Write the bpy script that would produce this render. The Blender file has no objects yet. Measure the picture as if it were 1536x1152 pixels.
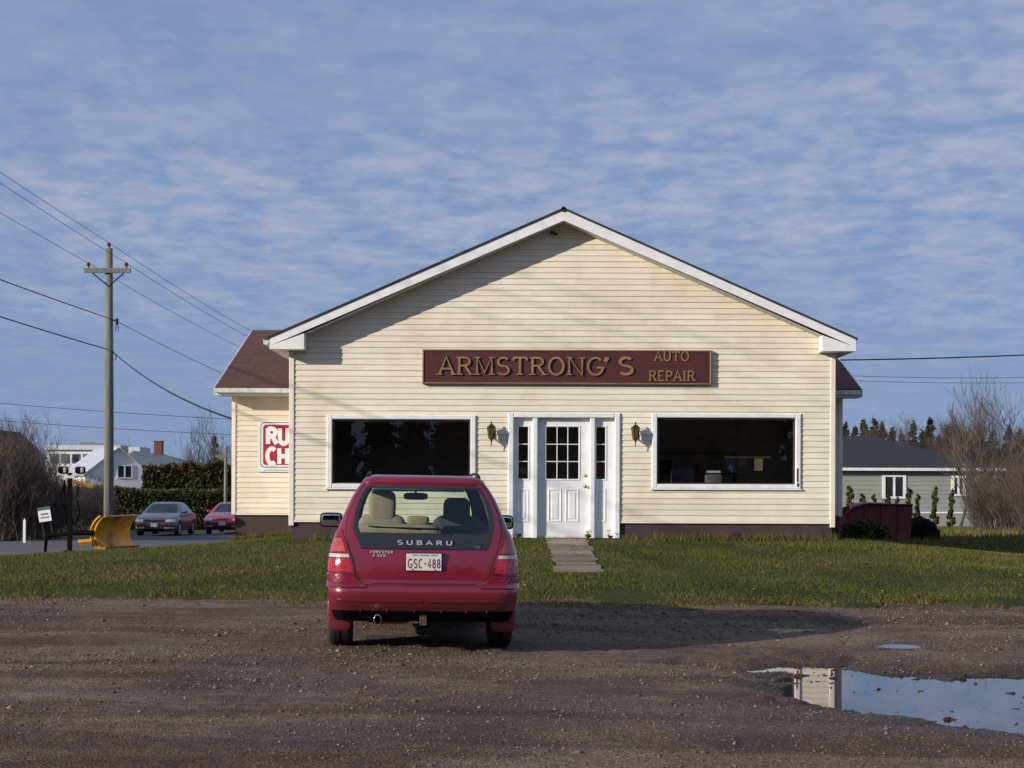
import bpy, math, random
import numpy as np
from mathutils import Vector, Matrix, Euler
R = math.radians
sc = bpy.context.scene
col = sc.collection
rng = np.random.default_rng(7)
random.seed(7)

# ------------------------------------------------------------------ camera
EYE = 1.6            # metres above the puddle's water level (z = 0)
F = 2400.0           # focal length in photograph pixels (1536 wide)
HX, HY = 768.0, 730.0
cam = bpy.data.cameras.new('camera')
cam.sensor_width = 36.0
cam.lens = F / 1536.0 * 36.0
cam.shift_y = (HY - 576.0) / 1536.0
cam.clip_end = 3000.0
camo = bpy.data.objects.new('camera', cam)
camo.location = (0, 0, EYE)
camo.rotation_euler = (R(90), R(-0.2), 0)
col.objects.link(camo)
sc.camera = camo

# ------------------------------------------------------------------ sky and sun
SUN_EL = 17.5
SUN_DIR = Vector((-0.835, -0.55, 0)).normalized() * math.cos(R(SUN_EL)) + Vector((0, 0, math.sin(R(SUN_EL))))
world = bpy.data.worlds.new('World')
sc.world = world
world.use_nodes = True
wn, wl = world.node_tree.nodes, world.node_tree.links
wn.clear()
w_out = wn.new('ShaderNodeOutputWorld')
w_bg = wn.new('ShaderNodeBackground'); w_bg.inputs['Strength'].default_value = 0.13
w_sky = wn.new('ShaderNodeTexSky'); w_sky.sky_type = 'NISHITA'; w_sky.sun_disc = False
w_sky.sun_elevation = R(SUN_EL)
w_sky.sun_rotation = math.atan2(SUN_DIR.x, SUN_DIR.y)
w_sky.air_density = 1.0; w_sky.dust_density = 0.25; w_sky.ozone_density = 3.5
w_tc = wn.new('ShaderNodeTexCoord')
w_sep = wn.new('ShaderNodeSeparateXYZ')
wl.new(w_tc.outputs['Generated'], w_sep.inputs[0])
def wmath(op, a, b=None, clamp=False):
    n = wn.new('ShaderNodeMath'); n.operation = op; n.use_clamp = clamp
    for i, v in enumerate((a, b)):
        if v is None: continue
        if isinstance(v, (int, float)): n.inputs[i].default_value = v
        else: wl.new(v, n.inputs[i])
    return n.outputs[0]
zz = wmath('ADD', wmath('MAXIMUM', w_sep.outputs['Z'], 0.0), 0.11)
cx_ = wmath('DIVIDE', w_sep.outputs['X'], zz)
cy_ = wmath('DIVIDE', w_sep.outputs['Y'], zz)
w_cmb = wn.new('ShaderNodeCombineXYZ')
wl.new(cx_, w_cmb.inputs[0]); wl.new(cy_, w_cmb.inputs[1])
def wnoise(scale, detail, rough, dist, off, sx=1.0, sy=1.0, rot=0.0):
    m = wn.new('ShaderNodeMapping'); m.inputs['Location'].default_value = off
    m.inputs['Scale'].default_value = (sx, sy, 1); m.inputs['Rotation'].default_value = (0, 0, rot)
    wl.new(w_cmb.outputs[0], m.inputs[0])
    n = wn.new('ShaderNodeTexNoise'); n.inputs['Scale'].default_value = scale
    n.inputs['Detail'].default_value = detail; n.inputs['Roughness'].default_value = rough
    n.inputs['Distortion'].default_value = dist
    wl.new(m.outputs[0], n.inputs['Vector'])
    return n.outputs['Fac']
def wramp(v, a, b):
    n = wn.new('ShaderNodeMapRange'); n.interpolation_type = 'SMOOTHSTEP'
    n.inputs['From Min'].default_value = a; n.inputs['From Max'].default_value = b
    wl.new(v, n.inputs['Value']); return n.outputs[0]
big = wramp(wnoise(0.9, 3, 0.55, 0.3, (3.1, 1.7, 0)), 0.32, 0.60)
rip = wramp(wnoise(5.5, 3, 0.55, 0.2, (0.4, 8.2, 0), 1.0, 0.85, R(14)), 0.37, 0.63)
fin = wramp(wnoise(15.0, 3, 0.55, 0.2, (5.0, 2.0, 0), 0.9, 0.85, R(-8)), 0.38, 0.64)
cl = wmath('MULTIPLY', wmath('ADD', wmath('MULTIPLY', big, 0.62), 0.38),
           wmath('ADD', wmath('MULTIPLY', rip, 0.55), wmath('MULTIPLY', fin, 0.45)))
lowclear = wramp(w_sep.outputs['Z'], 0.02, 0.17)
lump = wmath('MULTIPLY', cl, wmath('ADD', wmath('MULTIPLY', lowclear, 0.72), 0.28), True)
w_veil = wn.new('ShaderNodeMix'); w_veil.data_type = 'RGBA'
w_veil.inputs['A'].default_value = (1.62, 2.36, 3.92, 1)
w_veil.inputs['B'].default_value = (3.00, 3.30, 4.38, 1)
wl.new(lump, w_veil.inputs['Factor'])
w_mix = wn.new('ShaderNodeMix'); w_mix.data_type = 'RGBA'
w_mix.inputs['Factor'].default_value = 0.94
w_tint = wn.new('ShaderNodeMix'); w_tint.data_type = 'RGBA'; w_tint.blend_type = 'MULTIPLY'
w_tint.inputs['Factor'].default_value = 1.0
w_tint.inputs['B'].default_value = (0.80, 0.92, 1.10, 1)
wl.new(w_sky.outputs[0], w_tint.inputs['A'])
wl.new(w_tint.outputs['Result'], w_mix.inputs['A'])
wl.new(w_veil.outputs['Result'], w_mix.inputs['B'])
wl.new(w_mix.outputs['Result'], w_bg.inputs['Color'])
wl.new(w_bg.outputs[0], w_out.inputs['Surface'])

sun = bpy.data.lights.new('sun', 'SUN')
sun.energy = 5.0; sun.angle = R(0.5); sun.color = (1.0, 0.90, 0.77)
suno = bpy.data.objects.new('sun', sun)
suno.rotation_euler = (-SUN_DIR).to_track_quat('-Z', 'Y').to_euler()
suno.location = (-40, -20, 30)
col.objects.link(suno)
vs = sc.view_settings
vs.view_transform = 'Standard'; vs.look = 'None'; vs.gamma = 1.0; vs.use_curve_mapping = False
vs.exposure = 0.0

# ------------------------------------------------------------------ helpers
def at(px, py, D):
    """point seen at photograph pixel (px, py) at distance D metres in front of the camera"""
    return Vector(((px - HX) / F * D, D, EYE - (py - HY) / F * D))
def X_(px, D): return (px - HX) / F * D
def Z_(py, D): return EYE - (py - HY) / F * D

class MB:
    def __init__(s): s.v = []; s.f = []
    def add(s, vs_, fs):
        b = len(s.v); s.v += [tuple(p) for p in vs_]; s.f += [tuple(i + b for i in f) for f in fs]; return s
    def box(s, x0, x1, y0, y1, z0, z1):
        return s.add([(x0,y0,z0),(x1,y0,z0),(x1,y1,z0),(x0,y1,z0),(x0,y0,z1),(x1,y0,z1),(x1,y1,z1),(x0,y1,z1)],
                     [(0,3,2,1),(4,5,6,7),(0,1,5,4),(1,2,6,5),(2,3,7,6),(3,0,4,7)])
    def cbox(s, x0, x1, y0, y1, z0, z1, b=0.01):
        """box with its four front (-y) edges chamfered"""
        return s.add([(x0,y1,z0),(x1,y1,z0),(x1,y1,z1),(x0,y1,z1),
                      (x0,y0+b,z0),(x1,y0+b,z0),(x1,y0+b,z1),(x0,y0+b,z1),
                      (x0+b,y0,z0+b),(x1-b,y0,z0+b),(x1-b,y0,z1-b),(x0+b,y0,z1-b)],
                     [(0,3,2,1),(0,1,5,4),(1,2,6,5),(2,3,7,6),(3,0,4,7),(4,5,9,8),(5,6,10,9),(6,7,11,10),(7,4,8,11),(8,9,10,11)])
    def prism(s, poly, y0, y1):
        """polygon of (x, z) points, counter-clockwise seen from -y, extruded from y0 (front) to y1 (back)"""
        n = len(poly)
        return s.add([(x, y0, z) for x, z in poly] + [(x, y1, z) for x, z in poly],
                     [tuple(range(n)), tuple(range(2*n-1, n-1, -1))] + [(i, i+n, (i+1) % n + n, (i+1) % n) for i in range(n)])
    def tube(s, pts, r, n=6, cap=True):
        pts = [Vector(p) for p in pts]
        rs = r if isinstance(r, (list, tuple)) else [r] * len(pts)
        b = len(s.v); ref = None
        for i, p in enumerate(pts):
            d = (pts[min(i+1, len(pts)-1)] - pts[max(i-1, 0)])
            if d.length < 1e-9: d = Vector((0, 0, 1))
            d.normalize()
            if ref is None: ref = Vector((0, 0, 1)) if abs(d.z) < .9 else Vector((1, 0, 0))
            u = d.cross(ref).normalized(); w = u.cross(d); ref = w
            for k in range(n):
                a = 2 * math.pi * k / n
                q = p + (u * math.cos(a) + w * math.sin(a)) * rs[i]
                s.v.append((q.x, q.y, q.z))
        for i in range(len(pts) - 1):
            for k in range(n):
                a, c = b + i*n + k, b + i*n + (k+1) % n
                s.f.append((a, a + n, c + n, c))
        if cap:
            s.f.append(tuple(b + k for k in range(n)))
            s.f.append(tuple(b + (len(pts)-1)*n + n-1-k for k in range(n)))
        return s
    def lathe(s, prof, n=16, c=(0,0,0), axis='z'):
        b = len(s.v)
        for r, h in prof:
            for k in range(n):
                a = 2*math.pi*k/n
                if axis == 'z': p = (c[0]+r*math.cos(a), c[1]+r*math.sin(a), c[2]+h)
                elif axis == 'x': p = (c[0]+h, c[1]+r*math.cos(a), c[2]+r*math.sin(a))
                else: p = (c[0]+r*math.sin(a), c[1]+h, c[2]+r*math.cos(a))
                s.v.append(p)
        for i in range(len(prof)-1):
            for k in range(n):
                a, d = b+i*n+k, b+i*n+(k+1) % n
                s.f.append((a, d, d+n, a+n))
        return s
    def sbox(s, c, h, e=0.4, nu=16, nv=10, rot=None):
        """superellipsoid: a rounded cushion-like box of half sizes h"""
        b = len(s.v)
        pw = lambda t: math.copysign(abs(t) ** e, t)
        for j in range(nv+1):
            ph = -math.pi/2 + math.pi*j/nv
            for i in range(nu):
                th = 2*math.pi*i/nu
                p = Vector((h[0]*pw(math.cos(ph))*pw(math.cos(th)), h[1]*pw(math.cos(ph))*pw(math.sin(th)), h[2]*pw(math.sin(ph))))
                if rot: p = rot @ p
                s.v.append((p.x+c[0], p.y+c[1], p.z+c[2]))
        for j in range(nv):
            for i in range(nu):
                a, d = b+j*nu+i, b+j*nu+(i+1) % nu
                s.f.append((a, d, d+nu, a+nu))
        return s
    def build(s, name, mat, parent=None, org=(0,0,0), smooth=False):
        me = bpy.data.meshes.new(name)
        o_ = Vector(org)
        me.from_pydata([(x-o_.x, y-o_.y, z-o_.z) for x, y, z in s.v], [], s.f)
        if smooth: me.polygons.foreach_set('use_smooth', [True]*len(me.polygons))
        me.materials.append(mat); me.update()
        o = bpy.data.objects.new(name, me); col.objects.link(o)
        if parent: o.parent = parent
        return o

def np_obj(name, V, Fc, mat, parent=None, smooth=False):
    """large mesh from numpy arrays (faces all with the same number of corners)"""
    me = bpy.data.meshes.new(name)
    V = np.asarray(V, dtype=np.float32); Fc = np.asarray(Fc, dtype=np.int32)
    k = Fc.shape[1]
    me.vertices.add(len(V)); me.vertices.foreach_set('co', V.ravel())
    me.loops.add(Fc.size); me.loops.foreach_set('vertex_index', Fc.ravel())
    me.polygons.add(len(Fc)); me.polygons.foreach_set('loop_start', np.arange(0, Fc.size, k, dtype=np.int32))
    if smooth: me.polygons.foreach_set('use_smooth', np.ones(len(Fc), dtype=bool))
    me.update(calc_edges=True); me.validate()
    me.materials.append(mat)
    o = bpy.data.objects.new(name, me); col.objects.link(o)
    if parent: o.parent = parent
    return o

def tag(o, label=None, cat=None, group=None, kind=None):
    if label: o['label'] = label
    if cat: o['category'] = cat
    if group: o['group'] = group
    if kind: o['kind'] = kind
    return o
def thing(name, label, cat, loc=(0,0,0), rot=(0,0,0), group=None):
    o = bpy.data.objects.new(name, None); col.objects.link(o)
    o.location = loc; o.rotation_euler = rot; o.empty_display_size = 0.2
    return tag(o, label, cat, group)
def copy_tree(o, parent=None):
    c = o.copy(); col.objects.link(c); c.parent = parent
    for ch in [k for k in o.children if k.name in col.objects]: copy_tree(ch, c)
    return c

# ------------------------------------------------------------------ materials
MATS = {}
def new_mat(name):
    m = bpy.data.materials.new(name); m.use_nodes = True
    nt = m.node_tree; b = nt.nodes['Principled BSDF']
    MATS[name] = m
    return m, nt, b
def nd(nt, typ, **kw):
    n = nt.nodes.new(typ)
    for k, v in kw.items():
        if hasattr(n, k): setattr(n, k, v)
    return n
def noise_fac(nt, scale, detail=4, rough=.55, coord='Object', dist=0.0, mapscale=None):
    tc = nd(nt, 'ShaderNodeTexCoord'); n = nd(nt, 'ShaderNodeTexNoise')
    n.inputs['Scale'].default_value = scale; n.inputs['Detail'].default_value = detail
    n.inputs['Roughness'].default_value = rough; n.inputs['Distortion'].default_value = dist
    src = tc.outputs[coord]
    if mapscale:
        mp = nd(nt, 'ShaderNodeMapping'); mp.inputs['Scale'].default_value = mapscale
        nt.links.new(src, mp.inputs[0]); src = mp.outputs[0]
    nt.links.new(src, n.inputs['Vector'])
    return n.outputs['Fac']
def ramp(nt, fac, stops):
    r = nd(nt, 'ShaderNodeValToRGB')
    el = r.color_ramp.elements
    while len(el) < len(stops): el.new(0.5)
    for e, (p, c) in zip(el, stops):
        e.position = p; e.color = (*c, 1)
    nt.links.new(fac, r.inputs[0]); return r.outputs[0]
def mixc(nt, fac, a, b, blend='MIX'):
    n = nd(nt, 'ShaderNodeMix'); n.data_type = 'RGBA'; n.blend_type = blend
    for key, v in (('Factor', fac), ('A', a), ('B', b)):
        if isinstance(v, (int, float)): n.inputs[key].default_value = v
        elif isinstance(v, tuple): n.inputs[key].default_value = (*v, 1)
        else: nt.links.new(v, n.inputs[key])
    return n.outputs['Result']
def fmath(nt, op, a, b=None, clamp=False):
    n = nd(nt, 'ShaderNodeMath'); n.operation = op; n.use_clamp = clamp
    for i, v in enumerate((a, b)):
        if v is None: continue
        if isinstance(v, (int, float)): n.inputs[i].default_value = v
        else: nt.links.new(v, n.inputs[i])
    return n.outputs[0]
def bump(nt, b, h, strength=.3, dist=.01):
    n = nd(nt, 'ShaderNodeBump'); n.inputs['Strength'].default_value = strength; n.inputs['Distance'].default_value = dist
    nt.links.new(h, n.inputs['Height']); nt.links.new(n.outputs[0], b.inputs['Normal'])
def simple(name, c, rough=.6, metal=0.0, var=.12, scale=6.0, coat=0.0, bumpy=0.0, spec=None, coord='Object'):
    """a procedural paint/plastic/wood material with gentle mottling"""
    m, nt, b = new_mat(name)
    f = noise_fac(nt, scale, 5, .6, coord)
    lo = tuple(max(0, k*(1-var)) for k in c); hi = tuple(min(1, k*(1+var)) for k in c)
    nt.links.new(ramp(nt, f, [(.3, lo), (.7, hi)]), b.inputs['Base Color'])
    b.inputs['Roughness'].default_value = rough; b.inputs['Metallic'].default_value = metal
    b.inputs['Coat Weight'].default_value = coat
    if spec is not None: b.inputs['Specular IOR Level'].default_value = spec
    if bumpy: bump(nt, b, noise_fac(nt, scale*6, 4, .6, coord), bumpy, .01)
    return m
def glass(name, tint, rough=0.0, ior=1.5, glossc=(1,1,1)):
    m = bpy.data.materials.new(name); m.use_nodes = True; nt = m.node_tree; nt.nodes.clear()
    out = nd(nt, 'ShaderNodeOutputMaterial'); mx = nd(nt, 'ShaderNodeMixShader')
    tr = nd(nt, 'ShaderNodeBsdfTransparent'); tr.inputs[0].default_value = (*tint, 1)
    gl = nd(nt, 'ShaderNodeBsdfGlossy'); gl.inputs['Roughness'].default_value = rough; gl.inputs['Color'].default_value = (*glossc, 1)
    f0 = 2*((ior-1)/(ior+1))**2        # both faces of the pane
    lw = nd(nt, 'ShaderNodeLayerWeight'); lw.inputs['Blend'].default_value = .5
    p5 = fmath(nt, 'POWER', lw.outputs['Facing'], 5.0)
    fr = fmath(nt, 'ADD', fmath(nt, 'MULTIPLY', p5, 1-f0), f0)
    nt.links.new(fr, mx.inputs[0]); nt.links.new(tr.outputs[0], mx.inputs[1]); nt.links.new(gl.outputs[0], mx.inputs[2])
    nt.links.new(mx.outputs[0], out.inputs[0])
    MATS[name] = m
    return m

# vinyl siding: cream with faint board-to-board change and weather streaks
def siding_mat(name, c):
    m, nt, b = new_mat(name)
    oi = nd(nt, 'ShaderNodeObjectInfo')
    f1 = noise_fac(nt, 1.3, 4, .6, 'Object', 0, (1, 1, .5))
    base = mixc(nt, oi.outputs['Random'], tuple(k*.925 for k in c), tuple(min(1, k*1.035) for k in c))
    dirt = ramp(nt, f1, [(.42, (1, 1, 1)), (.75, (.88, .845, .78))])
    f2 = noise_fac(nt, 9, 5, .65, 'Object', 0, (.25, 1, 1))
    d2 = ramp(nt, f2, [(.32, (.915, .905, .89)), (.6, (1, 1, 1))])
    nt.links.new(mixc(nt, 1.0, mixc(nt, 1.0, base, dirt, 'MULTIPLY'), d2, 'MULTIPLY'), b.inputs['Base Color'])
    b.inputs['Roughness'].default_value = .5
    bump(nt, b, noise_fac(nt, 40, 3, .5, 'Object', 0, (.15, 1, 1)), .06, .004)
    return m
M_siding = siding_mat('cream_vinyl', (.775, .715, .595))
M_siding_grey = siding_mat('grey_vinyl', (.27, .30, .285))
M_white = simple('white_paint', (.72, .735, .75), .45, var=.09, scale=5)
M_whitew = simple('weathered_white_paint', (.58, .58, .57), .55, var=.30, scale=9)
M_creamtrim = simple('cream_trim', (.75, .69, .59), .5, var=.05, scale=3)
M_found = simple('brown_foundation_paint', (.050, .028, .028), .8, var=.25, scale=3, bumpy=.3)
def shingle_mat(name, c):
    m, nt, b = new_mat(name)
    tc = nd(nt, 'ShaderNodeTexCoord'); br = nd(nt, 'ShaderNodeTexBrick')
    br.inputs['Scale'].default_value = 1.0; br.inputs['Mortar Size'].default_value = .008
    br.inputs['Brick Width'].default_value = .30; br.inputs['Row Height'].default_value = .125
    br.inputs['Color1'].default_value = (*[k*.85 for k in c], 1); br.inputs['Color2'].default_value = (*[k*1.15 for k in c], 1)
    br.inputs['Mortar'].default_value = (*[k*.45 for k in c], 1)
    nt.links.new(tc.outputs['Object'], br.inputs['Vector'])
    f = noise_fac(nt, 60, 3, .6)
    nt.links.new(mixc(nt, 1.0, br.outputs['Color'], ramp(nt, f, [(.3, (.75, .75, .75)), (.7, (1.1, 1.1, 1.1))]), 'MULTIPLY'), b.inputs['Base Color'])
    b.inputs['Roughness'].default_value = .9
    bump(nt, b, br.outputs['Fac'], .4, -.01)
    return m
M_shingle = shingle_mat('brown_shingle', (.105, .048, .036))
M_shingle_dark = shingle_mat('dark_shingle', (.030, .027, .029))
M_shingle_grey = shingle_mat('charcoal_shingle', (.026, .029, .036))
M_glass_shop = glass('shop_glass', (.58, .60, .60), 0.0, 1.40)
M_glass_car = glass('car_glass', (.84, .92, .86), 0.0, 1.36)
M_glass_dark = glass('dark_car_glass', (.25, .28, .28), 0.0, 1.5)
M_room = simple('dark_room_paint', (.46, .42, .38), .9, var=.2)
M_roomtrim = simple('dark_wood', (.060, .036, .022), .6, var=.3, scale=10)
M_signred = simple('maroon_sign_paint', (.070, .015, .014), .5, var=.15, scale=3)
M_signedge = simple('tan_sign_moulding', (.20, .125, .080), .5, var=.15, scale=5)
M_gold = simple('gold_letter_paint', (.25, .15, .065), .5, var=.25, scale=8)
M_bronze = simple('aged_bronze', (.055, .036, .018), .4, .6, .3, 20)
M_lampglass = simple('amber_lamp_glass', (.085, .062, .030), .15, 0, .2, 10)
M_chrome = simple('chrome', (.75, .75, .76), .15, 1.0, .05, 8)
M_brass = simple('worn_brass', (.35, .26, .12), .3, 1.0, .1, 10)
M_black = simple('black_plastic', (.007, .007, .008), .5, 0, .2, 8, spec=.3)
M_blackgloss = simple('black_gloss_trim', (.020, .023, .026), .18, 0, .1, 8)
M_rubber = simple('tyre_rubber', (.014, .014, .015), .75, 0, .3, 30, bumpy=.2)
M_rim = simple('wheel_silver', (.42, .42, .44), .35, .8, .08, 8)
M_dark_under = simple('underbody_black', (.010, .009, .009), .9, 0, .3, 6)
M_steel_rust = simple('rusty_exhaust_steel', (.16, .12, .10), .45, .7, .35, 14)
M_beige = simple('beige_seat_cloth', (.30, .25, .18), .9, 0, .1, 12)
M_charcoal = simple('charcoal_seat_cloth', (.045, .047, .06), .9, 0, .12, 12)
M_trimgrey = simple('grey_interior_trim', (.060, .058, .058), .8, 0, .1, 8)
def paint(name, c, metal=.25, rough=.32):
    m, nt, b = new_mat(name)
    f = noise_fac(nt, 3.0, 5, .6)
    dust = ramp(nt, f, [(.35, c), (.8, tuple(k*.86+.008 for k in c))])
    tc_ = nd(nt, 'ShaderNodeTexCoord'); sp_ = nd(nt, 'ShaderNodeSeparateXYZ'); nt.links.new(tc_.outputs['Object'], sp_.inputs[0])
    mr_ = nd(nt, 'ShaderNodeMapRange'); mr_.interpolation_type = 'SMOOTHSTEP'; mr_.inputs['From Min'].default_value = .85; mr_.inputs['From Max'].default_value = .25
    nt.links.new(sp_.outputs['Z'], mr_.inputs['Value'])
    dirt = fmath(nt, 'MULTIPLY', mr_.outputs[0], fmath(nt, 'MULTIPLY', noise_fac(nt, 7, 6, .7), .42), True)
    nt.links.new(mixc(nt, dirt, dust, (.075, .058, .048)), b.inputs['Base Color'])
    nt.links.new(fmath(nt, 'ADD', fmath(nt, 'MULTIPLY', dirt, 1.0), .05), b.inputs['Coat Roughness'])
    b.inputs['Metallic'].default_value = metal; b.inputs['Roughness'].default_value = rough
    b.inputs['Coat Weight'].default_value = .9
    return m
M_red = paint('crimson_car_paint', (.185, .0048, .027), .10)
M_mauve = paint('mauve_grey_car_paint', (.088, .052, .044), .15)
M_red2 = paint('bright_red_car_paint', (.30, .012, .030), .1)
M_lens_dark = simple('deep_red_lamp_housing', (.17, .005, .008), .12, 0, .1, 30, coat=1)
M_lens_red = simple('red_lamp_lens', (.36, .008, .012), .12, 0, .1, 30, coat=1)
M_lens_pink = simple('pale_red_lamp_lens', (.40, .055, .055), .12, 0, .25, 22, coat=1)
M_lens_clear = simple('clear_lamp_lens', (.55, .50, .46), .10, .1, .2, 30, coat=1)
M_head = simple('headlamp_glass', (.50, .52, .54), .08, .3, .15, 20, coat=1)
M_letter_silver = simple('silver_letter_plastic', (.50, .50, .51), .35, .2, .05, 8)
M_mirror = simple('mirror_glass', (.62, .66, .70), .02, 1.0, .02, 2)
M_plate = simple('plate_white', (.62, .60, .58), .4, 0, .06, 10)
M_platered = simple('plate_dark_red', (.10, .015, .02), .5, 0, .1, 10)
M_teal = glass('windscreen_shade_band', (.06, .22, .26), 0, 1.3)
def wood_mat(name, c1, c2, sc_=(1, 1, .06), s=14):
    m, nt, b = new_mat(name)
    f = noise_fac(nt, s, 5, .6, 'Object', .2, sc_)
    nt.links.new(ramp(nt, f, [(.3, c1), (.7, c2)]), b.inputs['Base Color'])
    b.inputs['Roughness'].default_value = .85; bump(nt, b, f, .4, .01)
    return m
M_pole = wood_mat('weathered_pole_wood', (.10, .10, .085), (.23, .22, .19))
M_plank = wood_mat('weathered_plank', (.14, .122, .095), (.32, .28, .22), (.08, 1, 1), 22)
_nt = M_plank.node_tree; _b = _nt.nodes['Principled BSDF']; _src = _b.inputs['Base Color'].links[0].from_socket; _oi = nd(_nt, 'ShaderNodeObjectInfo')
_nt.links.new(mixc(_nt, 1.0, _src, ramp(_nt, _oi.outputs['Random'], [(0, (.6, .6, .6)), (1, (1.25, 1.25, 1.22))]), 'MULTIPLY'), _b.inputs['Base Color'])
M_insul = simple('dark_insulator', (.030, .022, .020), .3)
M_wire = simple('wire_black', (.012, .012, .014), .6)
M_wire2 = simple('wire_grey', (.06, .065, .075), .6)
M_bark = wood_mat('grey_bark', (.045, .036, .030), (.105, .088, .076), (1, 1, .3), 12)
M_twig = simple('brown_twigs', (.082, .060, .050), .85, 0, .25, 2)
M_twig_far = simple('pale_far_twigs', (.098, .088, .080), .9, 0, .2, 2)
M_twig2 = simple('reddish_twigs', (.074, .060, .049), .85, 0, .25, 2)
M_conetrunk = wood_mat('conifer_bark', (.035, .024, .018), (.075, .052, .04), (1, 1, .3), 12)
def leaf_mat(name, a, b_, c_):
    m, nt, b = new_mat(name)
    at_ = nd(nt, 'ShaderNodeAttribute'); at_.attribute_name = 'rnd'
    f = noise_fac(nt, .9, 3, .6)
    k = fmath(nt, 'ADD', fmath(nt, 'MULTIPLY', at_.outputs['Fac'], .6), fmath(nt, 'MULTIPLY', f, .5))
    nt.links.new(ramp(nt, k, [(.2, a), (.55, b_), (.9, c_)]), b.inputs['Base Color'])
    b.inputs['Roughness'].default_value = .7; b.inputs['Specular IOR Level'].default_value = .2
    return m
M_spruce = leaf_mat('spruce_needles', (.012, .022, .011), (.026, .042, .017), (.052, .060, .022))
M_cedar = leaf_mat('cedar_foliage', (.030, .045, .014), (.065, .075, .020), (.11, .075, .025))
M_hedge = leaf_mat('hedge_leaves', (.022, .030, .010), (.045, .054, .016), (.095, .092, .025))
M_hedge_b = leaf_mat('brown_hedge_leaves', (.038, .032, .014), (.075, .062, .026), (.125, .095, .040))
M_yellow = None
def plow_mat():
    m, nt, b = new_mat('yellow_plow_paint_with_rust')
    f = noise_fac(nt, 2.6, 6, .65, 'Object', .4)
    nt.links.new(ramp(nt, f, [(.34, (.52, .27, .014)), (.50, (.38, .19, .018)), (.62, (.20, .085, .025)), (.74, (.10, .045, .022))]), b.inputs['Base Color'])
    b.inputs['Roughness'].default_value = .6; bump(nt, b, f, .2, .01)
    return m
M_yellow = plow_mat()
M_rustred = simple('dull_red_metal', (.13, .018, .020), .6, .1, .3, 3, bumpy=.15)
M_matte = simple('black_steel_and_shade', (.004, .004, .005), .85, 0, .3, 8, spec=.08)
M_tarp = simple('dark_tarp', (.006, .007, .008), .9, 0, .3, 5, bumpy=.3, spec=.08)
M_metalroof = simple('pale_metal_roof', (.52, .54, .58), .5, .1, .08, 3)
M_bluegrey = simple('blue_grey_roof', (.11, .13, .155), .6, 0, .15, 1)
M_brick = simple('chimney_brick', (.13, .045, .038), .85, 0, .25, 6)
M_winddark = simple('dark_window_glass', (.020, .023, .028), .1, 0, .2, 2)
M_signwhite = simple('white_sign_board', (.72, .73, .75), .4, 0, .05, 4)
M_signrust = simple('crimson_sign_print', (.32, .025, .050), .4, 0, .08, 4)
M_green = simple('green_sign_print', (.05, .12, .09), .5)
M_greyprint = simple('grey_sign_print', (.16, .17, .18), .5)
# ------------------------------------------------------------------ terrain
TX = np.array([-900,-60,-20,-9,-5.5,-4,-.5,2.5,6,11,20,60,900.])
TY = np.array([-900,0,9,12,14.5,17,19.5,24,28.5,33,45,66,100,200,900.])
TZ = np.array([
 [0,0,.12,.15,.16,.16,.15,.06,.05,.05,.05,0,0],
 [0,0,.12,.15,.16,.16,.15,.06,.05,.05,.05,0,0],
 [0,.1,.12,.15,.16,.16,.15,.06,.05,.05,.05,0,0],
 [0,.1,.12,.15,.16,.16,.15,.06,.045,.05,.05,0,0],
 [0,.1,.12,.13,.125,.12,.12,.075,.05,.05,.05,0,0],
 [0,.1,.14,.15,.15,.15,.15,.10,.075,.07,.06,0,0],
 [0,.1,.17,.20,.20,.20,.20,.15,.12,.10,.08,0,0],
 [0,.1,.20,.27,.36,.42,.46,.46,.42,.20,.08,0,0],
 [0,.1,.18,.32,.52,.66,.71,.71,.68,.22,.05,0,0],
 [0,.05,.08,.22,.48,.58,.62,.62,.58,.17,.02,0,0],
 [0,-.1,-.05,-.02,.10,.15,.2,.25,.25,.14,.12,.1,0],
 [-.5,-.5,-.48,-.46,-.42,-.4,-.3,-.2,-.1,-.05,-.05,0,0],
 [-.8,-.8,-.8,-.75,-.7,-.7,-.6,-.5,-.45,-.4,-.3,-.2,-.2],
 [-1,-1,-1,-1,-1,-1,-1,-1,-.9,-.8,-.7,-.6,-.6],
 [-1]*13])
def gz(x, y):
    x = np.asarray(x, float); y = np.asarray(y, float)
    i = np.clip(np.searchsorted(TX, x, side='right')-1, 0, len(TX)-2); j = np.clip(np.searchsorted(TY, y, side='right')-1, 0, len(TY)-2)
    u = np.clip((x-TX[i])/(TX[i+1]-TX[i]), 0, 1); v = np.clip((y-TY[j])/(TY[j+1]-TY[j]), 0, 1)
    return (TZ[j,i]*(1-u)+TZ[j,i+1]*u)*(1-v) + (TZ[j+1,i]*(1-u)+TZ[j+1,i+1]*u)*v
NT = np.random.default_rng(3).random((256, 256))
def vn(x, y, s=0):
    x = np.asarray(x, float)+s*17.3; y = np.asarray(y, float)+s*7.9
    i = np.floor(x).astype(int); j = np.floor(y).astype(int)
    u = x-i; v = y-j; u = u*u*(3-2*u); v = v*v*(3-2*v)
    a = NT[j & 255, i & 255]; b = NT[j & 255, (i+1) & 255]; c = NT[(j+1) & 255, i & 255]; d = NT[(j+1) & 255, (i+1) & 255]
    return (a*(1-u)+b*u)*(1-v)+(c*(1-u)+d*u)*v - .5
def fbm(x, y, o=4, s=0, g=.5):
    t = 0; a = 1; f = 1
    for k in range(o): t = t+a*vn(x*f, y*f, s+k); a *= g; f *= 2.03
    return t
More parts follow.
